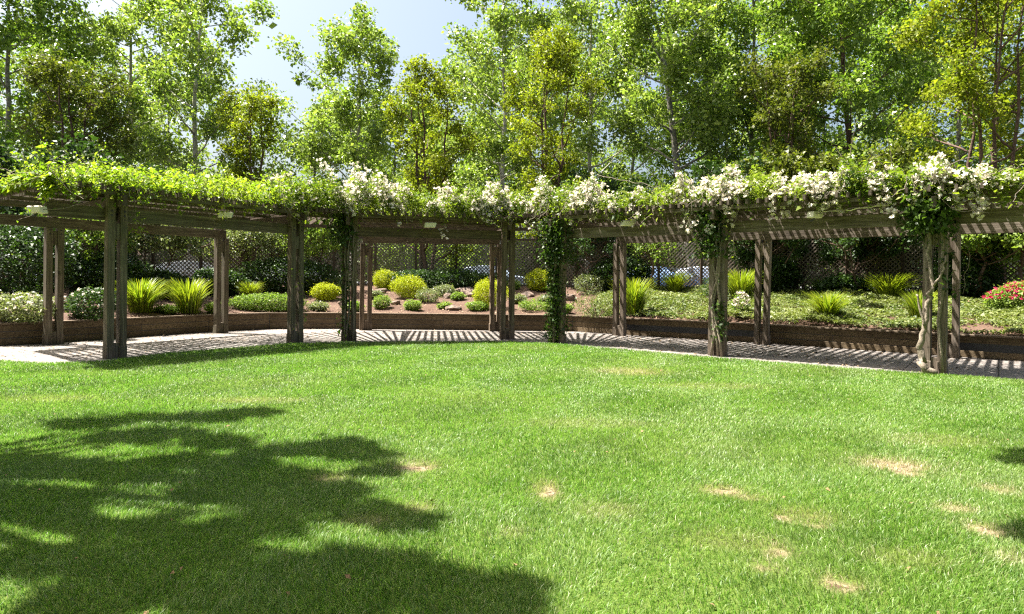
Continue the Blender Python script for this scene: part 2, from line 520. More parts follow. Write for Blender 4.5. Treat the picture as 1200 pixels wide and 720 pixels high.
def soil_material():
    m, nt, out = new_mat('mulch_soil')
    n1 = noise(nt, 1.1, 4); n2 = noise(nt, 26, 5, 0.7); n3 = noise(nt, 90, 2)
    c = ramp(nt, n2, [(0.32, (0.02, 0.010, 0.007)), (0.5, (0.075, 0.036, 0.02)), (0.7, (0.17, 0.092, 0.052))])
    c = mixc(nt, ramp(nt, n1, [(0.4, 0.0), (0.65, 0.6)]), c, (0.125, 0.075, 0.046))
    b = N(nt, 'ShaderNodeBsdfPrincipled'); nt.links.new(c, b.inputs['Base Color']); b.inputs['Roughness'].default_value = 0.95
    bp = N(nt, 'ShaderNodeBump'); bp.inputs['Strength'].default_value = 0.9; bp.inputs['Distance'].default_value = 0.05
    nt.links.new(n2, bp.inputs['Height']); nt.links.new(bp.outputs[0], b.inputs['Normal'])
    nt.links.new(b.outputs[0], out.inputs[0])
    return m

# far ground sheet
R = 900
an = np.linspace(0, 2 * math.pi, 48, endpoint=False)
g = link_mesh('ground', [(R * math.cos(a), R * math.sin(a), -0.06) for a in an], [tuple(range(48))], plain('far_ground', (0.10, 0.12, 0.05), 0.95, 0.4, 0.3))
tag(g, kind='structure')
# paving under pergola: from inside the lawn to the wall
wp = [(p[0], p[1]) for p in WALL]
poly_sheet('path', [(-26, 2)] + wp + [(24, 2)], 0.0, paving_material())

# bank strips and the car park behind the fence
aa = np.radians(np.linspace(-84, 84, 220))
ss = np.concatenate([np.linspace(0.02, 8.2, 42), [12, 20, 40, 80, 160]])
rr = np.interp(aa, _da, _dr)
A_, S_ = np.meshgrid(aa, ss, indexing='ij')
X = CEN[0] + np.sin(A_) * (rr[:, None] + S_); Y = CEN[1] + np.cos(A_) * (rr[:, None] + S_)
Z = terrain(X, Y)
Z[:, 0] = 0.43
V = np.stack([X, Y, Z], -1).reshape(-1, 3)
ns = len(ss)
i0 = (np.arange(len(aa) - 1)[:, None] * ns + np.arange(ns - 1)[None]).ravel()
Fq = np.stack([i0, i0 + 1, i0 + ns + 1, i0 + ns], 1)
cut = 36
ii = np.tile(np.arange(ns - 1), len(aa) - 1)
bank = link_mesh('planting_bank', V, Fq[ii < cut], soil_material(), smooth=True); tag(bank, kind='structure')
lot = link_mesh('car_park', V, Fq[ii >= cut], plain('asphalt', (0.075, 0.075, 0.078), 0.9, 0.3, 12)); tag(lot, kind='structure')

# planter wall: three stacked boards and a cap, mitred along the bends
WT = 0.46
def offset_poly(P, d):
    P = np.asarray(P); out = []
    for i in range(len(P)):
        t0 = tdir(P[max(i - 1, 0)], P[max(i, 1)]) if i else tdir(P[0], P[1])
        t1 = tdir(P[i], P[i + 1]) if i < len(P) - 1 else t0
        n0, n1 = np.array([-t0[1], t0[0]]), np.array([-t1[1], t1[0]])
        m = n0 + n1; m /= np.linalg.norm(m)
        out.append(P[i] + m * d / max(0.5, np.dot(m, n0)))
    return np.array(out)

def course(b, P, o0, o1, z0, z1):
    a, c = offset_poly(P, o0), offset_poly(P, o1)
    for i in range(len(P) - 1):
        q = [v3(a[i], z0), v3(a[i + 1], z0), v3(c[i + 1], z0), v3(c[i], z0), v3(a[i], z1), v3(a[i + 1], z1), v3(c[i + 1], z1), v3(c[i], z1)]
        b.add(q, [(0, 3, 2, 1), (4, 5, 6, 7), (0, 1, 5, 4), (1, 2, 6, 5), (2, 3, 7, 6), (3, 0, 4, 7)])

wall_wood = None
pw = thing('planter_wall', 'low brown timber retaining wall with a cap board along the back of the path', 'retaining wall', v3(WALL[7], 0))
mw = [wood_mat('wall_wood', tuple(np.array((0.19, 0.138, 0.08)) * f), (0.075, 0.052, 0.03), tuple(np.array((0.29, 0.22, 0.14)) * f), vertical=False, angle=an_) for f, an_ in ((1.0, 0.2), (0.82, -0.5), (1.15, 0.5))]
def along(P, step):
    """points along the wall at board lengths"""
    return P
for k in range(3):
    z0 = 0.0 + k * 0.145
    for i in range(2, len(WALL) - 2):
        p, q = WALL[i], WALL[i + 1]; t = tdir(p, q); L = np.linalg.norm(q - p); m = max(1, int(round(L / 2.4)))
        cuts = np.linspace(0, L, m + 1)
        if m > 1: cuts[1:-1] += rng.uniform(-0.5, 0.5, m - 1)
        for j in range(m):
            b = MB(); out = rng.uniform(-0.006, 0.006) + (k % 2) * 0.004; nn = np.array([-t[1], t[0]])
            a0 = p + t * (cuts[j] + 0.004) + nn * (0.03 + out); a1 = p + t * (cuts[j + 1] - 0.004) + nn * (0.03 + out)
            b.bar(v3(a0, z0 + 0.073 + rng.normal(0, 0.002)), v3(a1, z0 + 0.073 + rng.normal(0, 0.002)), 0.05, 0.134)
            b.build('board', mw[(i + j + k) % 3], pw, bevel=0.006)
b = MB(); course(b, WALL, 0.012, 0.055, 0.0, 0.43); b.build('backing', M['dark_metal'], pw)
b = MB(); course(b, WALL, -0.05, 0.13, 0.437, 0.477)
b.build('cap_board', wood_mat('cap_wood', (0.20, 0.15, 0.10), (0.09, 0.06, 0.04), (0.30, 0.24, 0.18), angle=0.2), pw, bevel=0.006)

# ------------------------------------------------------------------ lattice fence
def fence_pt(a, ds=0.0):
    r = np.interp(a, _da, _dr)
    # smooth the wall's corners out of the fence line
    r = np.mean([np.interp(a + o, _da, _dr) for o in np.linspace(-0.16, 0.16, 9)]) + FENCE_S + ds
    return np.array([CEN[0] + math.sin(a) * r, CEN[1] + math.cos(a) * r])

fence = thing('lattice_fence', 'brown diagonal lattice fence behind the planting bank', 'fence', v3(fence_pt(0.0), 1.25))
mf = wood_mat('fence_wood', (0.085, 0.06, 0.042), (0.04, 0.028, 0.02), (0.14, 0.105, 0.08), vertical=True)
ml = wood_mat('lattice_wood', (0.19, 0.155, 0.12), (0.10, 0.08, 0.06), (0.29, 0.24, 0.19), vertical=True)
fa_ = [-1.22]
while fa_[-1] < 1.2:
    a = fa_[-1]; p = fence_pt(a)
    r = np.hypot(*(p - CEN))
    st = 1.55 / r
    for _ in range(4):
        L = np.linalg.norm(fence_pt(a + st) - p); st *= 1.55 / L
    fa_.append(a + st)
FP = [fence_pt(a) for a in fa_]
FZ0, FZ1 = 1.24, 3.08
for p in FP:
    b = MB(); b.box(v3(p, (0.9 + FZ1 + 0.1) / 2), np.eye(3), (0.09, 0.09, FZ1 + 0.1 - 0.9)); b.build('post', mf, fence)
for i in range(len(FP) - 1):
    p, q = FP[i], FP[i + 1]
    t = tdir(p, q); T = v3(t, 0); n = np.array([-t[1], t[0]])
    L = np.linalg.norm(q - p) - 0.1
    a0 = p + t * 0.05; H = FZ1 - FZ0 - 0.12
    b = MB()
    for s, off in ((1, -0.006), (-1, 0.006)):
        k = -H
        while k < L:
            x0, x1 = max(0, k), min(L, k + H)
            if x1 - x0 > 0.03:
                z_a, z_b = (x0 - k, x1 - k)
                if s < 0: z_a, z_b = H - z_a, H - z_b
                A = v3(a0 + t * x0 + n * off, FZ0 + 0.06 + z_a); B = v3(a0 + t * x1 + n * off, FZ0 + 0.06 + z_b)
                b.bar(A, B, 0.009, 0.036, up=(0, 0, 1))
            k += 0.135
    b.build('lattice_panel', ml, fence)
    for z in (FZ0 + 0.03, FZ1 - 0.03):
        b = MB(); b.bar(v3(a0, z), v3(a0 + t * L, z), 0.045, 0.07); b.build('rail', mf, fence)

# ------------------------------------------------------------------ trees
def path_curve(p0, p1, bend, n=7):
    p0, p1 = np.asarray(p0, float), np.asarray(p1, float)
    mid = (p0 + p1) / 2 + bend
    t = np.linspace(0, 1, n)[:, None]
    return (1 - t) ** 2 * p0 + 2 * t * (1 - t) * mid + t ** 2 * p1

LEAFY = 1.6
def make_tree(name, label, base, height, width, mat, bark, nleaf=12000, leaf=0.13, clear=0.25, limbs=16, lean=(0, 0), airy=0.5,
              trunks=1, shape='round', clump=0.75, cat='tree', group='trees behind the lattice fence', r0=0.16, sub=4):
    base = np.asarray(base, float)
    root = thing(name, label, cat, base, group)
    tb, clumps = MB(), []
    W = width / 2
    tops = []
    for k in range(trunks):
        a = 2 * math.pi * k / max(1, trunks) + rng.uniform(0, 1)
        spread = 0.0 if trunks == 1 else W * 0.35
        top = base + np.array([lean[0] + math.cos(a) * spread, lean[1] + math.sin(a) * spread, height * rng.uniform(0.88, 1.0)])
        P = path_curve(base + np.array([math.cos(a), math.sin(a), 0]) * (0.12 if trunks > 1 else 0), top, rng.normal(0, 0.25, 3) * np.array([1, 1, 0]), 12)
        P[1:-1] += rng.normal(0, 0.05, (10, 3))
        rt = r0 * (1.0 if trunks == 1 else 0.55)
        tb.tube(P, np.linspace(1, 0.12, 12) ** 0.85 * rt, 8)
        tops.append(P)
        clumps.append((P[-1], 0.6)); clumps.append((P[-2], 0.8))
    for i in range(limbs):
        P = tops[i % trunks]
        f = clear + (0.97 - clear) * ((i + rng.uniform(0, 1)) / limbs)
        j = f * 11; lo = int(j); st = P[lo] + (P[min(lo + 1, 11)] - P[lo]) * (j - lo)
        g = (f - clear) / (1 - clear)
        if shape == 'round':
            rad = W * (0.55 + 0.45 * math.sin(math.pi * min(1, g * 0.85 + 0.2)))
        elif shape == 'cone':
            rad = W * (1.05 - 0.8 * g)
        else:                                   # column
            rad = W * (0.9 - 0.45 * g * g)
        rad *= rng.uniform(0.6, 1.1)
        az = i * 2.399 + rng.uniform(-0.5, 0.5)
        rise = rad * rng.uniform(0.35, 0.9) + (0.4 if shape == 'column' else 0.1)
        end = st + np.array([math.cos(az) * rad, math.sin(az) * rad, rise])
        LP = path_curve(st, end, np.array([0, 0, -0.12 * rad]), 7)
        LP[1:-1] += rng.normal(0, 0.04, (5, 3))
        lr = max(0.018, r0 * 0.42 * (1 - 0.7 * f))
        tb.tube(LP, np.linspace(lr, 0.01, 7), 6)
        for s in range(sub):
            q = rng.uniform(0.3, 1.0); qi = q * 6; ql = min(5, int(qi))
            sp = LP[ql] + (LP[ql + 1] - LP[ql]) * (qi - ql)
            dv = unit(rng.normal(0, 1, 3) + np.array([math.cos(az), math.sin(az), 0.7]))
            sl = rng.uniform(0.35, 0.9) * clump * 1.3
            se = sp + dv * sl
            tb.tube(path_curve(sp, se, rng.normal(0, 0.06, 3), 4), np.linspace(0.014, 0.005, 4), 4, cap=False)
            clumps.append((se, clump * rng.uniform(0.55, 1.1)))
        clumps.append((LP[-1], clump * rng.uniform(0.7, 1.2)))
    nleaf = int(nleaf * (1.9 if mat is M['poplar'] else (1.85 if mat is M['poplar_deep'] else LEAFY)))
    w = np.array([c[1] ** 2 for c in clumps]); w /= w.sum()
    pts = []
    for (c, r), q in zip(clumps, w):
        m = max(8, int(nleaf * q))
        v = rng.normal(0, 1, (m, 3)); v = unit(v) * (rng.uniform(0, 1, (m, 1)) ** (1 / 2.2))
        pts.append(c + v * r * np.array([1.0, 1.0, 0.75]) * (1 + 0.25 * rng.normal(0, 1, (m, 1)) * airy))
    P = np.concatenate(pts)
    leaf_mesh('crown', P, leaf, mat, root, elong=1.35, up=0.15, droop=0.3)
    tb.build('trunk', bark, root, smooth=True)
    return root

def tree_at(px, d, top_py, width_px, **k):
    x = (px - 600) * d / F
    z = float(terrain(x, d))
    top = at_depth(px, top_py, d)[2]
    return dict(base=(x, d, z), height=top - z, width=width_px * d / F, **k)

PO, PD, OL, DO = M['poplar'], M['poplar_deep'], M['olive'], M['dark_olive']
BP, BG, BB = M['bark_pale'], M['bark_grey'], M['bark_brown']
make_tree('broadleaf_tree', 'dense dark green tree filling the top left corner', **tree_at(5, 28, -90, 200, mat=PD, bark=BG, nleaf=15000, leaf=0.135, limbs=22, clump=0.95))
make_tree('poplar_tree', 'tall airy light green tree second from the left, pale trunk', **tree_at(150, 33, -60, 190, mat=PO, bark=BP, nleaf=10500, leaf=0.135, limbs=22, clump=0.85))
make_tree('poplar_tree', 'tall airy tree whose right edge borders the open sky', **tree_at(222, 31, -70, 165, mat=PO, bark=BP, nleaf=9000, leaf=0.135, limbs=20, clump=0.8, lean=(0.5, 0)))
make_tree('poplar_tree', 'separate slim light tree with open sky on both sides of its top', **tree_at(412, 32, 2, 135, mat=PO, bark=BP, nleaf=8500, leaf=0.135, limbs=20, clump=0.75, lean=(0.3, 0)))
make_tree('poplar_tree', 'tall tree just right of the sky gap, reaching past the picture top', **tree_at(585, 34, -60, 160, mat=PO, bark=BP, nleaf=10500, leaf=0.135, limbs=22, clump=0.8))
make_tree('poplar_tree', 'tall light tree between the two olive shrub-trees and the leaning trunk', **tree_at(690, 36, -60, 190, mat=PO, bark=BP, nleaf=12000, leaf=0.135, limbs=24, clump=0.85))
make_tree('poplar_tree', 'tall tree with a grey trunk leaning left', **tree_at(815, 30, -80, 190, mat=PO, bark=BG, nleaf=13000, leaf=0.135, limbs=24, clump=0.85, lean=(-2.4, 0), r0=0.2, clear=0.35))
make_tree('broadleaf_tree', 'dense deep green tree above the white roses of the right run', **tree_at(880, 31, -70, 170, mat=PD, bark=BG, nleaf=14000, leaf=0.135, limbs=26, clump=0.85))
make_tree('broadleaf_tree', 'broad deep green tree with a leaning dark trunk above the cable floodlight', **tree_at(1010, 29, -90, 210, mat=PD, bark=BB, nleaf=17000, leaf=0.135, limbs=28, clump=0.95, lean=(-1.3, 0)))
make_tree('broadleaf_tree', 'deep green tree behind the yellowish tree at the right edge', **tree_at(1120, 33, -90, 200, mat=PD, bark=BG, nleaf=15000, leaf=0.135, limbs=26, clump=0.95))
make_tree('crape_myrtle', 'yellow-green multi-stemmed tree at the right edge', **tree_at(1165, 20.5, -60, 175, mat=OL, bark=BB, nleaf=13000, leaf=0.09, limbs=30, clump=0.6, trunks=5, clear=0.35, r0=0.14))
# olive-coloured shrub trees close behind the fence
make_tree('olive_tree', 'dark olive round-headed tree on the left', **tree_at(82, 25, 70, 120, mat=DO, bark=BB, nleaf=10000, leaf=0.09, limbs=26, clump=0.5, trunks=3, clear=0.22))
make_tree('olive_tree', 'narrow yellowish tree standing against the open sky on the left', **tree_at(288, 27, 88, 95, mat=OL, bark=BB, nleaf=7500, leaf=0.085, limbs=26, clump=0.42, trunks=3, clear=0.12, shape='cone'))
make_tree('olive_tree', 'yellow-olive conical tree above the middle run', **tree_at(500, 26.5, 80, 120, mat=OL, bark=BB, nleaf=11000, leaf=0.085, limbs=32, clump=0.45, trunks=3, clear=0.1, shape='cone'))
make_tree('olive_tree', 'taller yellow-olive column of a tree above the ivy-dark post', **tree_at(645, 27, 48, 115, mat=OL, bark=BB, nleaf=11000, leaf=0.085, limbs=34, clump=0.45, trunks=3, clear=0.1, shape='column'))
make_tree('olive_tree', 'dark olive shrub-tree behind the white roses right of the middle', **tree_at(915, 25.5, 70, 110, mat=DO, bark=BB, nleaf=9000, leaf=0.09, limbs=28, clump=0.5, trunks=3, clear=0.15, shape='column'))
# second row, lower, closing the view beneath the crowns
for (px, d, top, w, mt, lab) in ((30, 40, 60, 240, PD, 'rear tree low behind the dark tree in the top left corner'),
                                 (195, 42, 75, 200, PO, 'rear tree filling in below the two airy trees on the left'),
                                 (365, 40, 112, 120, PO, 'rear tree, low and pale, between the sky gap and the slim separate tree'),
                                 (460, 44, 120, 150, PO, 'rear tree low behind the yellow-olive conical tree'),
                                 (575, 41, 80, 140, PO, 'rear tree below the right side of the sky gap'),
                                 (740, 45, 40, 190, PO, 'rear deep green tree behind the leaning grey trunk'),
                                 (850, 43, 20, 190, PO, 'rear deep green tree right of the leaning grey trunk'),
                                 (960, 45, 0, 200, PD, 'rear deep green tree in the middle of the right half'),
                                 (1080, 44, 0, 200, PD, 'rear deep green tree left of the yellow-green multi-stemmed tree'),
                                 (520, 47, 110, 150, PO, 'rear tree deep behind the yellow-olive conical tree, right of the sky gap'),
                                 (640, 46, 0, 180, PO, 'rear tree deep behind the taller yellow-olive column'),
                                 (790, 47, -20, 190, PD, 'rear deep green tree deepest behind the leaning grey trunk'),
                                 (905, 46, -20, 190, PO, 'rear light tree behind the dark olive shrub-tree'),
                                 (1020, 47, -20, 200, PO, 'rear light tree behind the leaning dark trunk'),
                                 (1200, 42, 0, 220, PD, 'rear deep green tree cut by the right edge')):
    make_tree('broadleaf_tree', lab, **tree_at(px, d, top, w, mat=mt, bark=BG, nleaf=8500, leaf=0.18, limbs=22, clump=1.25, clear=0.06, sub=3))

# ------------------------------------------------------------------ shrubs, clumps, ground cover on the bank
def strap_clump(name, label, mat, h=1.0, n=520, spread=0.82):
    r = thing(name, label, 'ornamental grass', (0, 0, 0), 'clumps of strap-leaved grass on the bank')
    az = rng.uniform(0, 2 * math.pi, n); out = rng.uniform(0.1, 1, n) ** 0.8 * spread; ht = h * rng.uniform(0.55, 1.05, n)
    b0 = np.stack([np.cos(az), np.sin(az), np.zeros(n)], 1) * rng.uniform(0.02, 0.28, (n, 1))
    dirv = np.stack([np.cos(az), np.sin(az), np.zeros(n)], 1)
    sd = np.stack([-np.sin(az), np.cos(az), np.zeros(n)], 1)
    K = 5; V = np.empty((n, K, 2, 3))
    for k in range(K):
        t = k / (K - 1)
        c = b0 + dirv * (out * t ** 1.8)[:, None] + np.array([0, 0, 1.0]) * (ht * (t - 0.22 * t ** 3))[:, None]
        w = 0.011 * (1 - t) ** 0.6 + 0.0015
        V[:, k, 0] = c - sd * w; V[:, k, 1] = c + sd * w
    idx = np.arange(n * K * 2).reshape(n, K, 2)
    Fc = np.stack([idx[:, :-1, 0], idx[:, :-1, 1], idx[:, 1:, 1], idx[:, 1:, 0]], -1).reshape(-1, 4)
    link_mesh('leaf_fan', V.reshape(-1, 3), Fc, mat, r, smooth=True)
    b = MB(); b.tube([(0, 0, -0.08), (0, 0, 0.05), (0, 0, 0.14)], [0.2, 0.19, 0.06], 9); b.build('crown_base', M['bark_brown'], r)
    return r

SC = [(165, 366, 50, 0, 'strap-leaved grass clump just right of the greenish front post'),
      (221, 367, 52, 0, 'largest bright grass clump, yellow tips, between two left posts'),
      (292, 352, 28, 0, 'small bright grass clump above the clipped low hedge'),
      (741, 368, 54, 0, 'tall grass clump directly right of the back post with striped shade'),
      (791, 344, 32, 0, 'low grass clump in front of the blue car seen through the lattice'),
      (868, 350, 44, 0, 'bright grass clump between the vine-wrapped post and the back post'),
      (970, 375, 42, 0, 'upright yellow-green clump nearest the wall under the cable floodlight'),
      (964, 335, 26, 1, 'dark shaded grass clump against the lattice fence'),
      (1042, 352, 40, 0, 'yellow-green clump high on the bank left of the twisted vine'),
      (1078, 375, 44, 0, 'bright clump partly hidden behind the twisted vine stem')]
proto = {0: None, 1: None, 2: None}
for qi, (px, py, hp, kd, lab) in enumerate(SC):
    kd = 2 if (kd == 0 and qi % 2) else kd
    p = on_bank(px, py); h = hp * p[1] / F
    if proto[kd] is None:
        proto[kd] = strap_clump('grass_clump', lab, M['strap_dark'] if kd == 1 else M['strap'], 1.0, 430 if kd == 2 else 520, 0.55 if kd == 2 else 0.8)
        o = proto[kd]; o.location = tuple(p); o.scale = (h * 0.95, h * 0.95, h)
    else:
        o = copy_thing(proto[kd], p, rng.uniform(0, 6), (h * rng.uniform(0.8, 1.0), h * 0.9, h), lab)

def mound(name, label, cat, p, w, h, dp, mat, n, leaf, group=None, stem=True, flowers=None, lump=0.22, parts=('foliage', 'stem')):
    """rounded shrub: leaves in lumps near its surface, short stems beneath"""
    r = thing(name, label, cat, p, group)
    K = int(rng.integers(9, 16)); skew = np.append(rng.normal(0, 0.09, 2), 0)
    cs = unit(rng.normal(0, 1, (K, 3))); cs[:, 2] = np.abs(cs[:, 2])
    pts = []
    base = np.asarray(p) + np.array([0, 0, h * 0.42])
    R3 = np.array([w / 2, dp / 2, h * 0.58])
    v = unit(rng.normal(0, 1, (n, 3)))
    bumpy = 1 + lump * np.max(np.clip(v @ cs.T, 0, 1) ** 10, axis=1) - lump * 0.5
    rr_ = rng.uniform(0.62, 1.0, n) * bumpy
    P = base + (v + skew * (1 + v[:, 2:3])) * rr_[:, None] * R3
    P += rng.normal(0, 1, (n, 3)) * np.where(rng.uniform(0, 1, (n, 1)) < 0.12, 0.05, 0.012)
    P[:, 2] = np.maximum(P[:, 2], p[2] + 0.02)
    leaf_mesh(parts[0], P, leaf, mat, r, elong=2.0, up=0.3)
    if stem:
        b = MB()
        for k in range(7):
            a = k * 0.9
            b.tube(path_curve(np.asarray(p) + (0, 0, -0.05), base + np.array([math.cos(a) * w * 0.3, math.sin(a) * dp * 0.3, h * 0.15]), rng.normal(0, 0.03, 3), 5), np.linspace(0.02, 0.006, 5), 5)
        b.build(parts[1], M['bark_brown'], r)
    if flowers:
        mt, cnt, sz = flowers
        v = unit(rng.normal(0, 1, (cnt, 3)) + np.array([0, -0.6, 0.5])); v[:, 2] = np.abs(v[:, 2])
        Vp, Fp = petals(base + (v + skew * (1 + v[:, 2:3])) * R3 * rng.uniform(0.9, 1.04, (cnt, 1)), sz)
        tag(link_mesh('blossom', Vp, Fp, mt, r), kind='stuff')
    return r

YG = 'golden yellow rounded shrubs on the bank'
for (px, py, wp_, hp, lab) in ((453, 334, 34, 22, 'golden yellow shrub highest on the bank, left of its larger neighbour'),
                               (480, 349, 40, 26, 'golden yellow dome shrub beside grey-green herbs'),
                               (573, 359, 46, 32, 'largest golden yellow shrub, just left of the middle post pair'),
                               (631, 340, 34, 26, 'golden yellow shrub between the post pair and the ivy-dark post'),
                               (381, 352, 34, 20, 'golden yellow shrub between the two paired posts on the left')):
    p = on_bank(px, py); k = p[1] / F
    mound('golden_shrub', lab, 'shrub', p, wp_ * k, hp * k, wp_ * k, M['yellow'], 9000, 0.036, YG, lump=0.26)

p = on_bank(312, 364); k = p[1] / F
mound('clipped_hedge', 'low flat-topped green hedge behind the wall, left of the paired posts', 'hedge', p, 95 * k, 20 * k, 0.9, M['green_low'], 11000, 0.045, None, lump=0.05)
for (px, py, wp_, hp, mt, lab) in ((502, 354, 30, 16, 'shrub_pale', 'grey-green herb touching the largest dome shrub of the left pair'),
                                   (522, 347, 26, 13, 'shrub_pale', 'grey-green herb in front of the brown slab rock'),
                                   (484, 364, 22, 12, 'green_low', 'small bright herb by the dark little rock'),
                                   (446, 362, 24, 16, 'green_low', 'small bright herb just right of the middle run back post'),
                                   (560, 364, 28, 11, 'green_low', 'low bright herb at the wall, below the largest golden shrub'),
                                   (628, 364, 44, 12, 'green_low', 'wide low herb at the wall, right of the middle post pair'),
                                   (556, 342, 20, 14, 'shrub_pale', 'pale herb behind the brown slab rock'),
                                   (395, 345, 40, 20, 'shrub_pale', 'pale silvery shrub behind the golden shrub of the paired posts'),
                                   (700, 372, 60, 28, 'cover', 'grey-green cushion plant left of the tall grass clump'),
                                   (690, 345, 40, 24, 'shrub_pale', 'pale shrub right behind the ivy-dark post'),
                                   (840, 352, 40, 30, 'shrub_dark', 'dark rounded shrub left of the vine-wrapped post'),
                                   (252, 368, 26, 14, 'green_low', 'small green cushion at the foot of the largest grass clump'),
                                   (196, 368, 30, 10, 'green_low', 'flat green cushion between two large grass clumps'),
                                   (536, 352, 18, 9, 'green_low', 'tiny herb below the standing stone'),
                                   (606, 356, 18, 10, 'shrub_pale', 'tiny pale herb between the middle post pair and largest golden shrub'),
                                   (642, 356, 24, 10, 'shrub_pale', 'pale herb under the golden shrub by the ivy-dark post'),
                                   (520, 362, 16, 7, 'green_low', 'tiny bright herb touching the pale-faced rock'),
                                   (440, 350, 16, 9, 'shrub_pale', 'tiny pale herb under the highest golden shrub'),
                                   (415, 364, 24, 10, 'green_low', 'bright herb at the wall between the second paired post and back post'),
                                   (372, 364, 26, 10, 'shrub_pale', 'pale herb at the wall below the golden shrub of the paired posts'),
                                   (600, 340, 24, 12, 'green_low', 'green herb at the dark hedge end behind the middle post pair'),
                                   (660, 366, 24, 10, 'green_low', 'bright herb at the wall right behind the ivy-dark post')):
    p = on_bank(px, py); k = p[1] / F
    mound('herb', lab, 'plant', p, wp_ * k, hp * k, wp_ * k * 0.8, M[mt], 2200, 0.042, 'small herbs on the bank')
p = on_bank(866, 372); k = p[1] / F
mound('white_flower_bush', 'small bush of white flowers beside the vine-wrapped post', 'shrub', p, 22 * k, 30 * k, 0.4, M['green_low'], 500, 0.05, None, flowers=(M['petal'], 40, 0.05))
p = on_bank(30, 378); k = p[1] / F
mound('white_flower_bush', 'grey-green bush with small white flowers at the far left', 'shrub', p, 84 * k, 34 * k, 1.1, M['shrub_pale'], 4200, 0.06, None, flowers=(M['petal'], 60, 0.04))
p = on_bank(108, 374); k = p[1] / F
mound('white_flower_bush', 'darker bush with few white flowers between the two leftmost posts', 'shrub', p, 70 * k, 38 * k, 1.0, M['shrub_dark'], 3200, 0.06, None, flowers=(M['petal'], 26, 0.04))
p = on_bank(1186, 366); k = p[1] / F
mound('red_rose_bush', 'rounded bush covered in red roses at the right edge', 'shrub', p, 84 * k, 36 * k, 1.2, M['green_low'], 9000, 0.05, None, flowers=(M['petal_red'], 330, 0.042))

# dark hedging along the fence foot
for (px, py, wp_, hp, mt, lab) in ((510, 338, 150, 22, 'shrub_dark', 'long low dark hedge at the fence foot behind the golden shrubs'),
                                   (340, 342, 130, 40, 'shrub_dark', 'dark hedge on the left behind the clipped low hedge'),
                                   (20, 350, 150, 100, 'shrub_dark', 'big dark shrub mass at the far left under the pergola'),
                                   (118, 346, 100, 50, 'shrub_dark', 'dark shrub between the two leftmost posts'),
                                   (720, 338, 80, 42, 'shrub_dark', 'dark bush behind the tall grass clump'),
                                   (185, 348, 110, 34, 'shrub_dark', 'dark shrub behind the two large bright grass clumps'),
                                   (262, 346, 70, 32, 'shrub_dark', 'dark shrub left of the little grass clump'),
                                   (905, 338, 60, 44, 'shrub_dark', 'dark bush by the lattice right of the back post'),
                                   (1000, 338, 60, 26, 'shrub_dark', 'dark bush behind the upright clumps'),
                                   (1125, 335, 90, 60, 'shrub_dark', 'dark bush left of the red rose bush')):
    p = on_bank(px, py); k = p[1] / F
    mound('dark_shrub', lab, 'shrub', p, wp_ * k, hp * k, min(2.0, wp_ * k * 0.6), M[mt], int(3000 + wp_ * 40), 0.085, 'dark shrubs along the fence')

# small umbrella-shaped trees on the bank
def small_tree(px, py, top, wpx, mat, label, nleaf, clear=0.5, trunks=2, leaf=0.07, hgt=None):
    p = on_bank(px, py); k = p[1] / F
    make_tree('small_tree', label, p, (py - top) * k, wpx * k, mat, M['bark_brown'], int(nleaf * 1.5), leaf, clear, 22, (0, 0), 0.4, trunks, 'round', 0.32, 'tree', 'small trees on the bank', 0.06, 3)
small_tree(185, 346, 258, 130, M['shrub_pale'], 'spreading pale-topped small tree above the largest grass clump', 5200)
small_tree(300, 340, 262, 75, M['shrub_pale'], 'smaller pale-topped tree above the little grass clump', 3000)
small_tree(366, 342, 250, 70, M['green_low'], 'slim small tree seen between the paired posts on the left', 2600, 0.35)
small_tree(95, 345, 245, 100, M['green_low'], 'small leafy tree lit bright green between the two leftmost posts', 2400, 0.4)
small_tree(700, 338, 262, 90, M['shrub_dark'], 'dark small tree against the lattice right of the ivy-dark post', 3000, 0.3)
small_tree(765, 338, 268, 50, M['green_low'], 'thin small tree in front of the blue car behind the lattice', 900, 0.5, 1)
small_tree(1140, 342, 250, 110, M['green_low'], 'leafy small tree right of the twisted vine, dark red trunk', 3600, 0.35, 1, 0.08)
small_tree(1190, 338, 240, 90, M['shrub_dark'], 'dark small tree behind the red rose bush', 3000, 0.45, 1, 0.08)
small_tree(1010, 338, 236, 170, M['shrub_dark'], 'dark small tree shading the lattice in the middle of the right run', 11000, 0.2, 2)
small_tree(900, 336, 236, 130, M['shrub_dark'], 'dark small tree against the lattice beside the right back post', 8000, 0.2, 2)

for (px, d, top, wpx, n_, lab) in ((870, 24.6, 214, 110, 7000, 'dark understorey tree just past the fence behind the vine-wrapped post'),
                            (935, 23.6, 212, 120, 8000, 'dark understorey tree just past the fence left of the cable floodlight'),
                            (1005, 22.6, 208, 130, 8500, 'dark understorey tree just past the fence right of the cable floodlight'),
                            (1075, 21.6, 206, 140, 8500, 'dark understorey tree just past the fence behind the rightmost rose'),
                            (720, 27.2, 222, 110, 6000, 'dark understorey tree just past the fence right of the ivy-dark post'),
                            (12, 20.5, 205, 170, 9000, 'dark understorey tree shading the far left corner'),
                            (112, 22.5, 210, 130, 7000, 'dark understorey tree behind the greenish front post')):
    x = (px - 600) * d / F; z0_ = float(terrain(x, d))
    make_tree('understorey_tree', lab, (x, d, z0_), at_depth(px, top, d)[2] - z0_, wpx * d / F, M['dark_olive'] if px > 900 else M['shrub_dark'], M['bark_brown'], n_, 0.11, 0.12, 26, (0, 0), 0.4, 2, 'column', 0.55, 'tree', 'dark understorey trees along the fence', 0.1, 3)
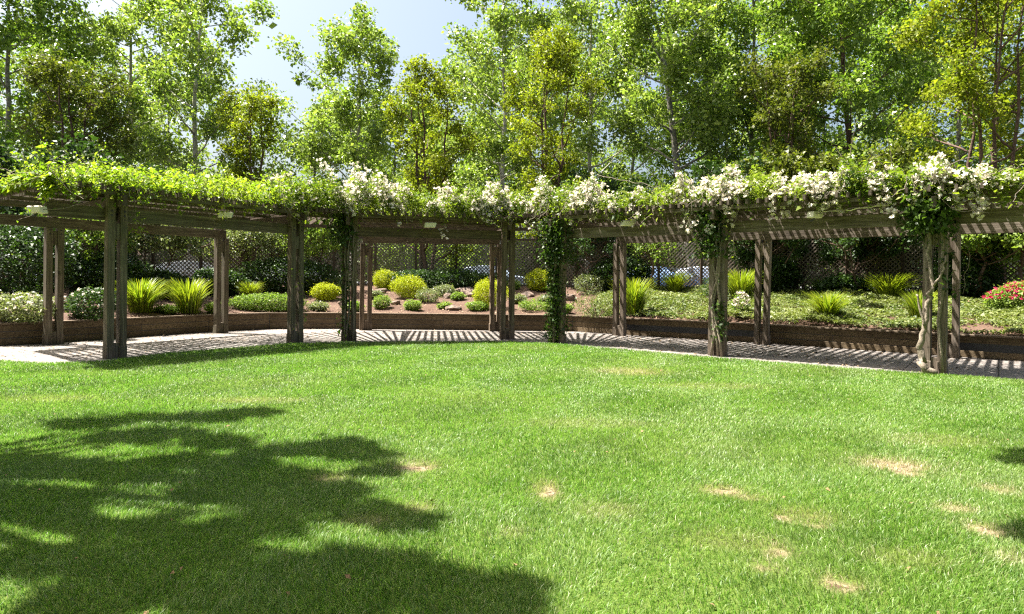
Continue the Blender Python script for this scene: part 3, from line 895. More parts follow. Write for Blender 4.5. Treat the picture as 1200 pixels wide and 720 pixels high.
for i, (px, d, top, wpx, mt, lab) in enumerate(((470, 37, 268, 120, 'green_low', 'bright leafy bush across the car park behind the highest golden shrub'),
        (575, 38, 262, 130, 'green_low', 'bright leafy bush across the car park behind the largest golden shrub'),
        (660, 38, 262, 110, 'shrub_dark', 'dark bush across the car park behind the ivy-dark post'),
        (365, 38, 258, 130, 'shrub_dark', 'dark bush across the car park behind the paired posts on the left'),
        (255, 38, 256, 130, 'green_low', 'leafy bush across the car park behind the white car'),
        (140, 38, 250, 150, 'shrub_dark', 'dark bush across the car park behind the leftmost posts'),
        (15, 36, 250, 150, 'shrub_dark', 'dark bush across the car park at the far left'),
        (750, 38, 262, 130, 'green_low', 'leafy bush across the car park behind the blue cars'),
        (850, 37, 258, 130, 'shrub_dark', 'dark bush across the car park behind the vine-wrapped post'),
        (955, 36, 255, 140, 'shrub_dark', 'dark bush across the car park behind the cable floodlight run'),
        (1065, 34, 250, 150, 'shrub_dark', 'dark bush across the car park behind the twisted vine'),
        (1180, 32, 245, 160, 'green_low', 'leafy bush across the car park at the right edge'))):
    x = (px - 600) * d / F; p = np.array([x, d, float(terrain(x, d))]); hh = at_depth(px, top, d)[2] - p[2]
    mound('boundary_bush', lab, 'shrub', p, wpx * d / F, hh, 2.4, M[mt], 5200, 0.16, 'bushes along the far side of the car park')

# rocks
def rock(label, px, py, wpx, hpx, seed):
    p = on_bank(px, py); k = p[1] / F
    r = np.random.default_rng(seed)
    b = bpy.data.meshes.new('rock')
    import bmesh
    bm = bmesh.new(); bmesh.ops.create_icosphere(bm, subdivisions=3, radius=1.0)
    pl = [(unit(r.normal(0, 1, 3)), r.uniform(0.55, 0.85)) for _ in range(12)]
    for v in bm.verts:
        c = np.array(v.co)
        for n_, d_ in pl:
            e = np.dot(c, n_) - d_
            if e > 0: c = c - n_ * e * 0.92
        c += r.normal(0, 0.022, 3)
        v.co = (c[0] * wpx * k / 2 * 1.2, c[1] * wpx * k * 0.4, c[2] * hpx * k * 0.75)
    bm.to_mesh(b); bm.free(); b.materials.append(M['rock'])
    o = bpy.data.objects.new('rock', b); COL.objects.link(o)
    o.location = (p[0], p[1], p[2] + hpx * k * 0.2); o.rotation_euler = (r.normal(0, 0.12), r.normal(0, 0.15), r.uniform(-0.4, 0.4))
    tag(o, label, 'rock', 'rocks set into the bank')
for i, (px, py, w_, h_, lab) in enumerate(((545, 344, 32, 11, 'largest brown slab rock high on the bank'), (464, 357, 14, 7, 'little dark rock left of the bright herb'),
                              (531, 363, 20, 8, 'rock with a pale face close to the wall'), (524, 350, 12, 8, 'small dark rock below the slab rock'),
                              (618, 348, 22, 9, 'dark rock right of the middle post pair'), (551, 348, 16, 6, 'flat rock beside the largest golden shrub'),
                              (405, 358, 18, 8, 'rock between the paired posts and golden shrub'), (668, 352, 20, 10, 'rock just right of the ivy-dark post'),
                              (444, 343, 22, 6, 'flat rock under the highest golden shrub'), (525, 333, 14, 10, 'grey standing stone before the low dark hedge'))):
    rock(lab, px, py, w_ * 0.85, h_ * 0.85, 40 + i)

# creeping ground cover on the right of the bank
def cover_points(n, px0, px1, sgn=1):
    out = []
    while len(out) < n:
        px = rng.uniform(px0, px1, 4000); s = rng.uniform(0.1, 5.8, 4000)
        a = np.arctan((px - 600) / 800.0)
        # walk out to the wall along each view line, then s beyond it
        for q, sv in zip(a, s):
            pass
        break
    return None
na = 150000
a_ = rng.uniform(math.radians(12), math.radians(70), na); s_ = rng.uniform(0.12, 5.7, na)
r_ = np.interp(a_, _da, _dr) + s_
x_ = CEN[0] + np.sin(a_) * r_; y_ = CEN[1] + np.cos(a_) * r_
f_ = np.sin(1.1 * x_ + 0.4) * np.cos(0.9 * y_ + 0.5 * x_) + 0.6 * np.sin(2.3 * x_ - 1.7 * y_) + 0.35 * np.sin(4.7 * y_ + 3.1 * x_)
keep = (f_ + 0.25 * (s_ - 0.6) > -0.8 + rng.normal(0, 0.22, na)) & (s_ > 0.25)
x_, y_, f_ = x_[keep], y_[keep], f_[keep]
hgt = np.clip(0.13 + 0.08 * f_ + 0.04 * np.sin(9 * x_) * np.sin(8 * y_), 0.02, 0.3)
z_ = terrain(x_, y_) + hgt * rng.uniform(0.55, 1.0, len(x_))
o = leaf_mesh('ground_cover', np.stack([x_, y_, z_], 1), 0.055, M['cover'], elong=1.8, up=0.6)
tag(o, 'low grey-green creeping ground cover over the right of the bank', 'ground cover', kind='stuff')
# thin litter of dry leaves and low weeds on the rest of the bank
nl = 5000
a_ = rng.uniform(math.radians(-60), math.radians(60), nl); s_ = rng.uniform(0.15, 5.8, nl); r_ = np.interp(a_, _da, _dr) + s_
x_ = CEN[0] + np.sin(a_) * r_; y_ = CEN[1] + np.cos(a_) * r_
o = leaf_mesh('leaf_litter', np.stack([x_, y_, terrain(x_, y_) + 0.015], 1), 0.05, plain('dry_leaf', (0.30, 0.20, 0.12), 0.9, 0.5, 5), elong=2.0, up=2.0)
tag(o, 'dry leaf litter and bark chips scattered over the bank', 'leaf litter', kind='stuff')
nl = 3200
a_ = rng.uniform(math.radians(-62), math.radians(62), nl); s_ = -rng.uniform(0.03, 3.6, nl) ** 1.0; r_ = np.interp(a_, _da, _dr) + s_
x_ = CEN[0] + np.sin(a_) * r_; y_ = CEN[1] + np.cos(a_) * r_
o = leaf_mesh('fallen_leaves', np.stack([x_, y_, np.full(nl, 0.008)], 1), 0.045, plain('fallen_leaf', (0.20, 0.14, 0.08), 0.9, 0.5, 5), elong=2.0, up=4.0)
tag(o, 'small dry leaves fallen on the paving', 'fallen leaves', kind='stuff')

# ------------------------------------------------------------------ climbing plants on the pergola
PROF = np.array([(-120, 200), (-40, 198), (0, 207), (40, 200), (70, 197), (130, 193), (200, 199), (260, 203), (300, 209), (345, 207), (375, 194), (410, 190), (440, 200),
                 (480, 208), (540, 217), (590, 212), (640, 206), (700, 210), (730, 224), (765, 220), (800, 196), (850, 190), (900, 193), (960, 197), (985, 183),
                 (1020, 178), (1050, 189), (1090, 184), (1140, 187), (1180, 197), (1230, 202), (1300, 202)], float)

def roof_leaves(n, px0, px1, reach=0.45, droop=0.18, extra=0.0, fade=25, noise_f=1.0):
    px = rng.uniform(px0 - fade, px1 + fade, n)
    px = np.where((px < px0) | (px > px1), np.where(rng.uniform(0, 1, n) < 0.5, px, rng.uniform(px0, px1, n)), px)
    v = -0.13 + np.abs(rng.normal(0, reach, n))
    v = np.where(v > 1.05, rng.uniform(-0.1, 0.4, n), v)
    f = np.stack([np.interp(px, FDX, FD[:, 0]), np.interp(px, FDX, FD[:, 1])], 1); k = np.stack([np.interp(px, FDX, BD[:, 0]), np.interp(px, FDX, BD[:, 1])], 1)
    xy = f + (k - f) * v[:, None]
    top = np.interp(px, PROF[:, 0], PROF[:, 1])
    y0 = CY + (px - CX) * 0.0105
    th = (EYE + (y0 - top) * (f[:, 1] + 0.3) / F) - Z_ROOF + extra
    th = th * np.interp(px, [330, 380, 760, 800], [1.0, 0.9, 0.9, 0.8])
    prof_v = np.clip(1 - ((v - 0.12) / 0.75) ** 2, 0.12, 1)
    lump = 0.76 + 0.24 * np.sin(px * 0.09 + v * 5) * np.cos(px * 0.031 + 2 * v) + 0.2 * np.sin(px * 0.23 + 7 * v) + 0.14 * np.sin(px * 0.51 - 11 * v)
    th = np.maximum(0.12, th * prof_v * lump)
    t = rng.beta(1.7, 1.15, n)
    z = Z_ROOF + th * t * 1.04
    fe = v < -0.02
    z = np.where(fe, z - rng.uniform(0, droop, n) * (0.4 + np.abs(np.sin(px * 0.13) + np.sin(px * 0.37 + 1))) - 0.12 * (lump - 0.6), z)
    return np.stack([xy[:, 0], xy[:, 1], z], 1), px, t, v

def surface_bloom(n, px0, px1, size, mass=14):
    P, px, t, v = roof_leaves(n * 8, px0, px1, 0.28, 0.3, -0.04)
    cl = 0.7 * np.sin(px * 0.11 + 1.3) + 0.7 * np.sin(px * 0.047 + v * 6) + 0.4 * np.sin(px * 0.37 + 9 * t) + rng.normal(0, 0.45, len(px))
    ok = (t > 0.45) & (v < 0.4) & (cl > 0.0)
    P = P[ok][:int(n * 0.62)]
    # every truss carries several flowers
    Q = np.repeat(P, 5, 0) + rng.normal(0, 0.042, (len(P) * 5, 3))
    return petals(Q, size)

def stem_path(pts, wob=0.03, n=14):
    pts = np.asarray(pts, float)
    t = np.linspace(0, len(pts) - 1, n); lo = np.minimum(t.astype(int), len(pts) - 2)
    P = pts[lo] + (pts[lo + 1] - pts[lo]) * (t - lo)[:, None]
    P[1:-1] += rng.normal(0, wob, (n - 2, 3))
    return P

def post_xy(i, dn=-0.12, dt=0.0):
    t = tdir(FR[1], FR[2]) if i < 3 else (tdir(FR[3], FR[4]) if i < 5 else tdir(FR[5], FR[7]))
    n = np.array([-t[1], t[0]])
    return FR[i] + n * dn + t * dt

def climber(name, label, i, px0, px1, nleaf, leaf, mat, bloom=None, reach=0.3, post_leaves=(), stems=2, stem_r=0.03, sprays=(), shoots=14, droop=0.18, shoot_len=0.55, cover=0, hang=11):
    r = thing(name, label, 'climbing plant', v3(post_xy(i), 0), 'climbers trained over the pergola')
    P, px, t, v = roof_leaves(nleaf, px0, px1, reach, droop)
    pts = [P]; low = []
    if cover:
        qx = rng.uniform(px0, px1, cover); qv = rng.uniform(0.0, 1.08, cover)
        f = np.stack([np.interp(qx, FDX, FD[:, 0]), np.interp(qx, FDX, FD[:, 1])], 1); k = np.stack([np.interp(qx, FDX, BD[:, 0]), np.interp(qx, FDX, BD[:, 1])], 1)
        xy = f + (k - f) * qv[:, None]
        on = np.sin(2.3 * xy[:, 0] + xy[:, 1]) + np.sin(1.9 * xy[:, 1] - 1.1 * xy[:, 0]) + rng.normal(0, 0.4, cover) > -0.3
        pts.append(np.stack([xy[:, 0], xy[:, 1], Z_ROOF + rng.uniform(0.02, 0.2, cover)], 1)[on])
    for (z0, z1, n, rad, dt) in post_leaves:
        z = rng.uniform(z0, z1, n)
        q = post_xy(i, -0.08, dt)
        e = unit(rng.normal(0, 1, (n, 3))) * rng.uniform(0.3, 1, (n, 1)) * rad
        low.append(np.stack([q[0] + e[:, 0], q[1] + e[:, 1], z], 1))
    for s in range(stems):
        sb = MB()
        a = post_xy(i, -0.13 - 0.03 * s, rng.uniform(-0.18, 0.18)); c = post_xy(i, -0.10, rng.uniform(-0.12, 0.12)); d = post_xy(i, 0.1, rng.uniform(-0.5, 0.5))
        sb.tube(stem_path([v3(a, 0), v3(c, 1.1), v3(a, 2.0), v3(c, 2.7), v3(d, 3.15)], 0.018, 16), np.linspace(stem_r, stem_r * 0.45, 16) * (1 - 0.3 * s / max(1, stems)), 7)
        sb.build('stem', M['vine_bark'], r, smooth=True)
    # wandering canes through the canopy, some sticking out
    cand = rng.integers(0, len(P), shoots)
    for j in cand:
        p = P[j]
        if name == 'climbing_rose' and rng.uniform() < 0.4: continue
        d = np.array([rng.normal(0, 0.7), rng.normal(-0.2, 0.4), rng.uniform(-0.1, 0.9)]); d = unit(d) * shoot_len * rng.uniform(0.6, 1.5)
        cane = path_curve(p, p + d, np.array([0, 0, 0.15]), 6)
        sb = MB(); sb.tube(cane, np.linspace(0.008, 0.003, 6), 4, cap=False); sb.build('cane', M['vine_bark'], r, smooth=True)
        m = 16
        q = cane[rng.integers(0, 6, m)] + rng.normal(0, 0.05, (m, 3)); pts.append(q)
    for j in range(hang):
        q = rng.uniform(px0 + 8, px1 - 8); f = front_pt(q); k = back_pt(q); d = tdir(f, k)
        a = v3(f - d * rng.uniform(0.3, 0.46), Z_ROOF + 0.08); dr = rng.uniform(0.12, 0.5); sx = rng.normal(0, 0.22)
        sprays = list(sprays) + [([a + (0, 0, 0.15), a + (sx * 0.3, -0.06, 0), a + (sx, -0.05, -dr * 0.7), a + (sx * 1.5 + rng.normal(0, .08), -0.02, -dr)], int(rng.choice([0, 6, 14, 24])))]
    for path, m in sprays:
        sp = stem_path(path, 0.02, 9)
        sb = MB(); sb.tube(sp, np.linspace(0.008, 0.004, 9), 4, cap=False); sb.build('cane', M['vine_bark'], r, smooth=True)
        if m:
            pts.append(sp[rng.integers(0, 9, m)] + rng.normal(0, 0.06, (m, 3)))
    leaf_mesh('foliage', np.concatenate(pts), leaf, mat, r, elong=1.9, up=0.35, droop=0.5)
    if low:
        leaf_mesh('shaded_foliage', np.concatenate(low), leaf * 1.05, M['rose_shaded'], r, elong=1.8, up=0.2, droop=0.6)  # same rose leaves in a darker colour that stands in for shade
    if bloom:
        n, b0, b1, extra = bloom
        V, Fc = surface_bloom(int(n * 1.35), b0, b1, 0.045)
        ex = []
        for (c, rad, m) in extra:
            ex.append(np.asarray(c) + rng.normal(0, rad, (m, 3)))
        if ex:
            V2, F2 = petals(np.concatenate(ex), 0.046)
            Fc = np.concatenate([Fc, F2 + len(V)]); V = np.concatenate([V, V2])
        o = link_mesh('blossom', V, Fc, M['petal'], r)
        tag(o, kind='stuff')
    return r

def fp(px, py, dd=-0.3):
    return at_depth(px, py, front_depth(px) + dd)

climber('leafy_vine', 'bright yellow-green flowerless vine over the left run', 1, -70, 345, 24000, 0.066, M['vine'], None, 0.42,
        post_leaves=(), stems=0, stem_r=0.02,
        sprays=[([fp(150, 215), fp(158, 240), fp(163, 272), fp(166, 262)], 60), ([fp(163, 268), fp(166, 277), fp(176, 284)], 0),
                ([fp(118, 210), fp(98, 238), fp(60, 246), fp(20, 258)], 10), ([fp(240, 235), fp(248, 258), fp(258, 264)], 0), ([fp(300, 230), fp(335, 240), fp(318, 255)], 6)], shoots=50, cover=30000, hang=22)
climber('climbing_rose', 'white climbing rose on the second of the paired posts, left of the middle run', 3, 335, 560, 17000, 0.058, M['rose_leaf'],
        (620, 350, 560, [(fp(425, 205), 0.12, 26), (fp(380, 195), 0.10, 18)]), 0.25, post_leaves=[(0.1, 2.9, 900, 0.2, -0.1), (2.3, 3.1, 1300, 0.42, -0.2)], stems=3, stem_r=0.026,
        sprays=[([fp(385, 232), fp(420, 240), fp(440, 242)], 0), ([fp(345, 225), fp(395, 250), fp(415, 246)], 80), ([fp(350, 222), fp(375, 238), fp(402, 235)], 160), ([fp(350, 320), fp(358, 350), fp(352, 395)], 60), ([fp(430, 290, 0.3), fp(470, 285, 0.3), fp(498, 276, 0.3)], 0), ([fp(535, 240), fp(545, 262), fp(550, 268)], 0)], shoots=26)
climber('climbing_rose', 'white climbing rose smothering the ivy-dark post at the middle', 5, 560, 735, 17000, 0.058, M['rose_leaf'],
        (620, 585, 705, [(fp(632, 264), 0.06, 10), (fp(641, 258), 0.05, 12), (fp(622, 268), 0.03, 5)]), 0.4,
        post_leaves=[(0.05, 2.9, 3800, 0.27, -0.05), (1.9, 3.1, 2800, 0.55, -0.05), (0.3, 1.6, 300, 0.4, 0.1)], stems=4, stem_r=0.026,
        sprays=[([fp(650, 225), fp(640, 248), fp(622, 268)], 30), ([fp(690, 225), fp(692, 240), fp(698, 252)], 20), ([fp(700, 205), fp(735, 212), fp(775, 222)], 10)], shoots=30, cover=7000)
climber('climbing_rose', 'white climbing rose with the widest band of blooms, on the vine-wrapped post', 6, 735, 985, 21000, 0.06, M['rose_leaf'],
        (1000, 768, 985, [(fp(812, 262), 0.1, 22), (fp(806, 268), 0.06, 10), (fp(830, 267), 0.05, 8), (fp(853, 231), 0.05, 10)]), 0.45,
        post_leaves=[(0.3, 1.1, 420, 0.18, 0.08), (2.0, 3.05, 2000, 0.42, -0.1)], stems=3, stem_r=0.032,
        sprays=[([fp(815, 230), fp(808, 250), fp(812, 275), fp(825, 300)], 70), ([fp(955, 250), fp(985, 246), fp(1035, 240)], 0), ([fp(862, 300), fp(858, 270), fp(866, 245)], 16)], shoots=30, cover=9000)
climber('climbing_rose', 'white climbing rose with a thick twisted bare stem at the right end', 7, 985, 1300, 20000, 0.068, M['rose_leaf'],
        (680, 1038, 1165, [(fp(1112, 218), 0.09, 26), (fp(1046, 250), 0.06, 12), (fp(1040, 236), 0.06, 12), (fp(1095, 228), 0.06, 10), (fp(1158, 212), 0.04, 8)]), 0.34,
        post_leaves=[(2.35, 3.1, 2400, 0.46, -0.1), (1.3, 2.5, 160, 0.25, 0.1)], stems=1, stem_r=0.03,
        sprays=[([fp(1010, 215), fp(1022, 182), fp(1012, 168)], 50), ([fp(985, 215), fp(992, 190), fp(980, 172)], 50), ([fp(1040, 205), fp(1028, 185), fp(1035, 172)], 40),
                ([fp(1095, 232), fp(1120, 246), fp(1160, 250)], 0), ([fp(1160, 205), fp(1185, 196), fp(1215, 188)], 14), ([fp(1120, 262, .2), fp(1135, 300, .2), fp(1128, 345, .2)], 26)], shoots=34)
# the thick twisted stem at the right-hand front post
tw = thing('old_vine_stem', 'thick pale twisted vine trunk at the foot of the rightmost front post', 'vine trunk', v3(post_xy(7, -0.25, -0.1), 0), 'climbers trained over the pergola')
b = MB()
q0 = fp(1085, 436, -0.25); q0[2] = 0.0
P = stem_path([q0 + (0.12, -0.05, 0.03), q0 + (-0.05, 0, 0.12), fp(1079, 410, -0.2), fp(1083, 385, -0.18), fp(1088, 350, -0.18), fp(1094, 335, -0.16), fp(1088, 300, -0.16), fp(1092, 255, -0.1)], 0.018, 30)
b.tube(P, np.interp(np.arange(30), [0, 4, 15, 29], [0.055, 0.06, 0.038, 0.022]), 9)
b.build('trunk', M['vine_bark'], tw, smooth=True)
b = MB()
b.tube(stem_path([fp(1084, 385, -0.2), fp(1078, 362, -0.2), fp(1074, 345, -0.22)], 0.012, 8), np.linspace(0.025, 0.012, 8), 7)
b.tube(stem_path([fp(1094, 335, -0.2), fp(1105, 318, -0.2), fp(1108, 300, -0.2)], 0.012, 8), np.linspace(0.02, 0.01, 8), 7)
b.build('branch', M['vine_bark'], tw, smooth=True)

# loose cable of the right-hand floodlight
c = MB(); c.tube(stem_path([fp(962, 248, -0.05), fp(1000, 245, -0.1), fp(1045, 240, -0.1)], 0.01, 12), 0.012, 6)
o = c.build('cable', M['lamp_shell'], None, smooth=True); tag(o, 'pale cable trailing along the beam from the right floodlight', 'cable')

# ------------------------------------------------------------------ parked cars behind the fence
def car_profile():
    return [(-2.15, 0.42), (-2.2, 0.7), (-2.1, 0.92), (-1.5, 1.0), (-0.95, 1.36), (-0.2, 1.46), (0.6, 1.42), (1.25, 1.02), (2.0, 0.88), (2.2, 0.68), (2.18, 0.4), (1.7, 0.26), (-1.7, 0.26)]

def make_car(label, p, rz, col):
    r = thing('parked_car', label, 'car', (0, 0, 0), 'cars parked behind the lattice fence')
    paint = plain('car_paint', col, 0.4, 0.03, 3, spec=0.6)
    pr = car_profile(); n = len(pr); V, fs = [], []
    ys = [-0.86, -0.8, 0.8, 0.86]
    for j, y in enumerate(ys):
        for (x, z) in pr:
            sq = 1.0 if z < 1.05 else 0.80
            kx = 0.97 if j in (0, 3) else 1.0
            V.append((x * kx, y * sq, 0.26 + (z - 0.26) * (0.97 if j in (0, 3) else 1.0)))
    for j in range(3):
        for i in range(n):
            i2 = (i + 1) % n
            fs.append((j * n + i, j * n + i2, (j + 1) * n + i2, (j + 1) * n + i))
    fs.append(tuple(range(n))[::-1]); fs.append(tuple(3 * n + i for i in range(n)))
    b = MB(); b.add(V, fs); b.build('body', paint, r, bevel=0.03)
    b = MB()
    for s in (-1, 1):
        q = [(-1.2, s * 0.745, 1.03), (1.0, s * 0.745, 1.03), (0.5, s * 0.715, 1.35), (-0.8, s * 0.715, 1.33)]
        b.add(q, [(0, 1, 2, 3)] if s < 0 else [(3, 2, 1, 0)])
    b.add([(1.23, -0.62, 1.065), (1.23, 0.62, 1.065), (0.68, 0.55, 1.415), (0.68, -0.55, 1.415)], [(0, 1, 2, 3)])
    b.add([(-1.46, -0.62, 1.05), (-1.0, -0.55, 1.35), (-1.0, 0.55, 1.35), (-1.46, 0.62, 1.05)], [(0, 1, 2, 3)])
    b.build('window', M['glass'], r)
    for x in (-1.35, 1.35):
        for s in (-1, 1):
            b = MB(); b.tube([(x, s * 0.68, 0.32), (x, s * 0.88, 0.32)], 0.32, 18); w = b.build('wheel', M['tyre'], r)
            b = MB(); b.tube([(x, s * 0.87, 0.32), (x, s * 0.89, 0.32)], 0.19, 12); b.build('rim', M['lamp_shell'], w)
    r.location = tuple(p); r.rotation_euler = (0, 0, rz)
    return r
for px, d, rz, colr, lab in ((570, 30.5, 0.05, (0.34, 0.42, 0.52), 'silver-blue car seen through the lattice behind the golden shrubs'),
                             (770, 29.5, -0.6, (0.10, 0.20, 0.42), 'blue car seen through the lattice behind the thin small tree'),
                             (835, 27.8, -0.65, (0.07, 0.11, 0.19), 'dark blue-grey car through the lattice near the vine-wrapped post'),
                             (210, 27.5, 0.6, (0.80, 0.80, 0.79), 'white car seen through the lattice on the left'),
                             (115, 25.5, 0.7, (0.50, 0.58, 0.68), 'grey-blue car behind the leftmost posts'),
                             (345, 30.0, 0.3, (0.75, 0.75, 0.74), 'white car behind the lattice left of the paired posts')):
    x = (px - 600) * d / F
    s = float(behind(x, d))
    make_car(lab, (x, d + max(0, 11.0 - s), 0.68), rz, colr)

# ------------------------------------------------------------------ the lawn
EDGE = np.array([(-30, 5.5), (-14, 10.2), (-9.4, 11.9), (-7.75, 11.4), (-7.05, 11.75), (-6.6, 13.1), (-5.1, 15.1), (-3.95, 15.75), (0, 16.35), (1.0, 15.9), (1.9, 15.2), (3.9, 13.4), (4.8, 12.75), (5.95, 11.85), (7.05, 11.2), (8.0, 10.6), (14, 6.5), (30, 1.0)])
def lawn_edge(x):
    return np.interp(x, EDGE[:, 0], EDGE[:, 1])
BARE = [(487, 551, 24, 7, 1.0), (640, 579, 13, 11, 1.0), (845, 579, 26, 6, 0.9), (880, 588, 22, 4, 0.6), (1045, 548, 40, 9, 0.8), (1062, 558, 16, 5, 1), (1155, 625, 18, 9, 0.9), (908, 652, 20, 9, 0.9), (900, 672, 22, 8, 0.7), (985, 690, 24, 10, 1.0),
        (945, 610, 34, 10, 0.6), (955, 620, 14, 5, 1.0), (920, 612, 12, 6, 1.0), (740, 437, 48, 5, 0.55), (1170, 578, 22, 6, 0.6), (1120, 600, 24, 6, 0.6), (430, 615, 28, 7, 0.5), (385, 565, 22, 5, 0.6), (600, 630, 12, 6, 0.5),
        (490, 600, 22, 6, 0.5), (710, 605, 40, 12, 0.3), (1100, 520, 60, 8, 0.3), (860, 640, 60, 14, 0.35), (1060, 660, 50, 12, 0.3), (1190, 660, 30, 9, 0.5), (690, 500, 80, 6, 0.25), (300, 472, 60, 4, 0.4), (60, 470, 60, 5, 0.3), (830, 455, 70, 4, 0.3)]
BG_ = []
for (px, py, rx, ry, a) in BARE:
    c = at_ground(px, py)
    k = c[1] / F
    dy = abs(at_ground(px, py - ry)[1] - at_ground(px, py + ry)[1]) / 2
    BG_.append((c[0], c[1], rx * k, max(dy, 0.06), a))
def wear(x, y, grow=1.0):
    w = np.zeros_like(x)
    wob = 0.22 * np.sin(9 * x + 3 * y) + 0.2 * np.sin(14 * y - 6 * x) + 0.18 * np.sin(31 * x + 23 * y) + 0.15 * np.sin(47 * y - 29 * x)
    for (cx, cy, rx, ry, a) in BG_:
        q = ((x - cx) / (rx * grow)) ** 2 + ((y - cy) / (ry * grow)) ** 2
        w = np.maximum(w, a * np.clip(1.1 - 0.75 * q * (1 + 1.3 * wob) + wob * 0.9 + 0.35 * np.sin(71 * x + 13 * y) * np.sin(83 * y - 17 * x), 0, 1))
    return w
def drift(x, y):
    return 0.5 + 0.25 * np.sin(0.55 * x + 0.9 * y + 1) + 0.2 * np.sin(1.7 * x - 1.2 * y) + 0.15 * np.sin(2.9 * y + 0.8 * x + 2)

def lawn_material():
    m, nt, out = new_mat('lawn_soil')
    at = N(nt, 'ShaderNodeAttribute', attribute_name='wear')
    n1 = noise(nt, 60, 5, 0.7); n2 = noise(nt, 5, 3)
    green = ramp(nt, n1, [(0.3, (0.04, 0.07, 0.012)), (0.7, (0.12, 0.17, 0.03))])
    n5 = noise(nt, 16, 3, 0.7)
    soil = ramp(nt, n1, [(0.3, (0.11, 0.07, 0.042)), (0.7, (0.33, 0.25, 0.17))])
    soil = mixc(nt, ramp(nt, n5, [(0.52, 0.0), (0.6, 0.85)]), soil, (0.055, 0.032, 0.02))
    c = mixc(nt, ramp(nt, at.outputs['Fac'], [(0.3, 0.0), (0.85, 1.0)]), green, soil)
    b = N(nt, 'ShaderNodeBsdfPrincipled'); nt.links.new(c, b.inputs['Base Color']); b.inputs['Roughness'].default_value = 1.0; b.inputs['Specular IOR Level'].default_value = 0.1
    bp = N(nt, 'ShaderNodeBump'); bp.inputs['Strength'].default_value = 0.8; bp.inputs['Distance'].default_value = 0.02
    nt.links.new(n1, bp.inputs['Height']); nt.links.new(bp.outputs[0], b.inputs['Normal'])
    nt.links.new(b.outputs[0], out.inputs[0])
    return m
xs = np.arange(-16, 16.01, 0.1); vs = np.linspace(0, 1, 220)
E = lawn_edge(xs)
GX = np.repeat(xs[:, None], len(vs), 1); GY = -4 + (E[:, None] + 4) * vs[None]
W_ = wear(GX, GY)
GZ = 0.02 + 0.006 * np.sin(2 * GX) * np.cos(1.7 * GY) - 0.012 * W_
GZ[:, -1] = 0.002
V = np.stack([GX, GY, GZ], -1).reshape(-1, 3)
n2 = len(vs); i0 = (np.arange(len(xs) - 1)[:, None] * n2 + np.arange(n2 - 1)[None]).ravel()
lawn = link_mesh('lawn', V, np.stack([i0, i0 + n2, i0 + n2 + 1, i0 + 1], 1), lawn_material(), smooth=True)
at = lawn.data.attributes.new('wear', 'FLOAT', 'POINT'); at.data.foreach_set('value', W_.ravel().astype(np.float32))
tag(lawn, kind='structure')

def grass_material():
    m, nt, out = new_mat('grass_blades')
    g = N(nt, 'ShaderNodeNewGeometry'); a = N(nt, 'ShaderNodeAttribute', attribute_name='dry')
    c = ramp(nt, g.outputs['Random Per Island'], [(0.0, (0.05, 0.11, 0.011)), (0.45, (0.108, 0.205, 0.028)), (0.9, (0.25, 0.35, 0.11)), (1.0, (0.38, 0.36, 0.21))])
    m1 = ramp(nt, noise(nt, 0.9, 4, 0.6), [(0.38, 0.0), (0.66, 0.55)])
    c = mixc(nt, m1, c, (0.165, 0.26, 0.055))
    m2 = ramp(nt, noise(nt, 3.2, 3, 0.6), [(0.48, 0.0), (0.66, 0.5)])
    c = mixc(nt, m2, c, (0.055, 0.125, 0.016))
    c = mixc(nt, a.outputs['Fac'], c, (0.33, 0.285, 0.165))
    b = N(nt, 'ShaderNodeBsdfPrincipled'); nt.links.new(c, b.inputs['Base Color']); b.inputs['Roughness'].default_value = 0.42; b.inputs['Specular IOR Level'].default_value = 0.35
    t = N(nt, 'ShaderNodeBsdfTranslucent'); nt.links.new(mixc(nt, 1.0, c, (1.0, 1.3, 0.55), 'MULTIPLY'), t.inputs['Color'])
    mx = N(nt, 'ShaderNodeMixShader'); mx.inputs[0].default_value = 0.42
    nt.links.new(b.outputs[0], mx.inputs[1]); nt.links.new(t.outputs[0], mx.inputs[2]); nt.links.new(mx.outputs[0], out.inputs[0])
    return m

def blades(n_near):
    D = np.linspace(1.9, 17.5, 400)
    dens = 11000 * np.minimum(1, (4.6 / D)) ** 1.6
    w = dens * (1.62 * D + 1.6); cum = np.cumsum(w) * (D[1] - D[0]); tot = int(cum[-1])
    q = rng.uniform(0, cum[-1], tot); d = np.interp(q, cum, D)
    x = rng.uniform(-1, 1, tot) * (0.81 * d + 0.8)
    return x, d
x, y = blades(0)
wv = wear(x, y)
ed = lawn_edge(x)
ok = (y < ed + rng.normal(0, 0.02, len(x))) & (rng.uniform(0, 1, len(x)) > (wv * 0.97) ** 1.5)
x, y, wv = x[ok], y[ok], wv[ok]
n = len(x)
dist = y
h = rng.uniform(0.022, 0.05, n) * (1 - 0.45 * wv) * (0.9 + 0.25 * drift(x * 3, y * 3))
wd = 0.0018 * np.maximum(1, dist / 4.6) ** 0.85 * rng.uniform(0.7, 1.4, n)
az = rng.uniform(0, 2 * math.pi, n) + 0.0
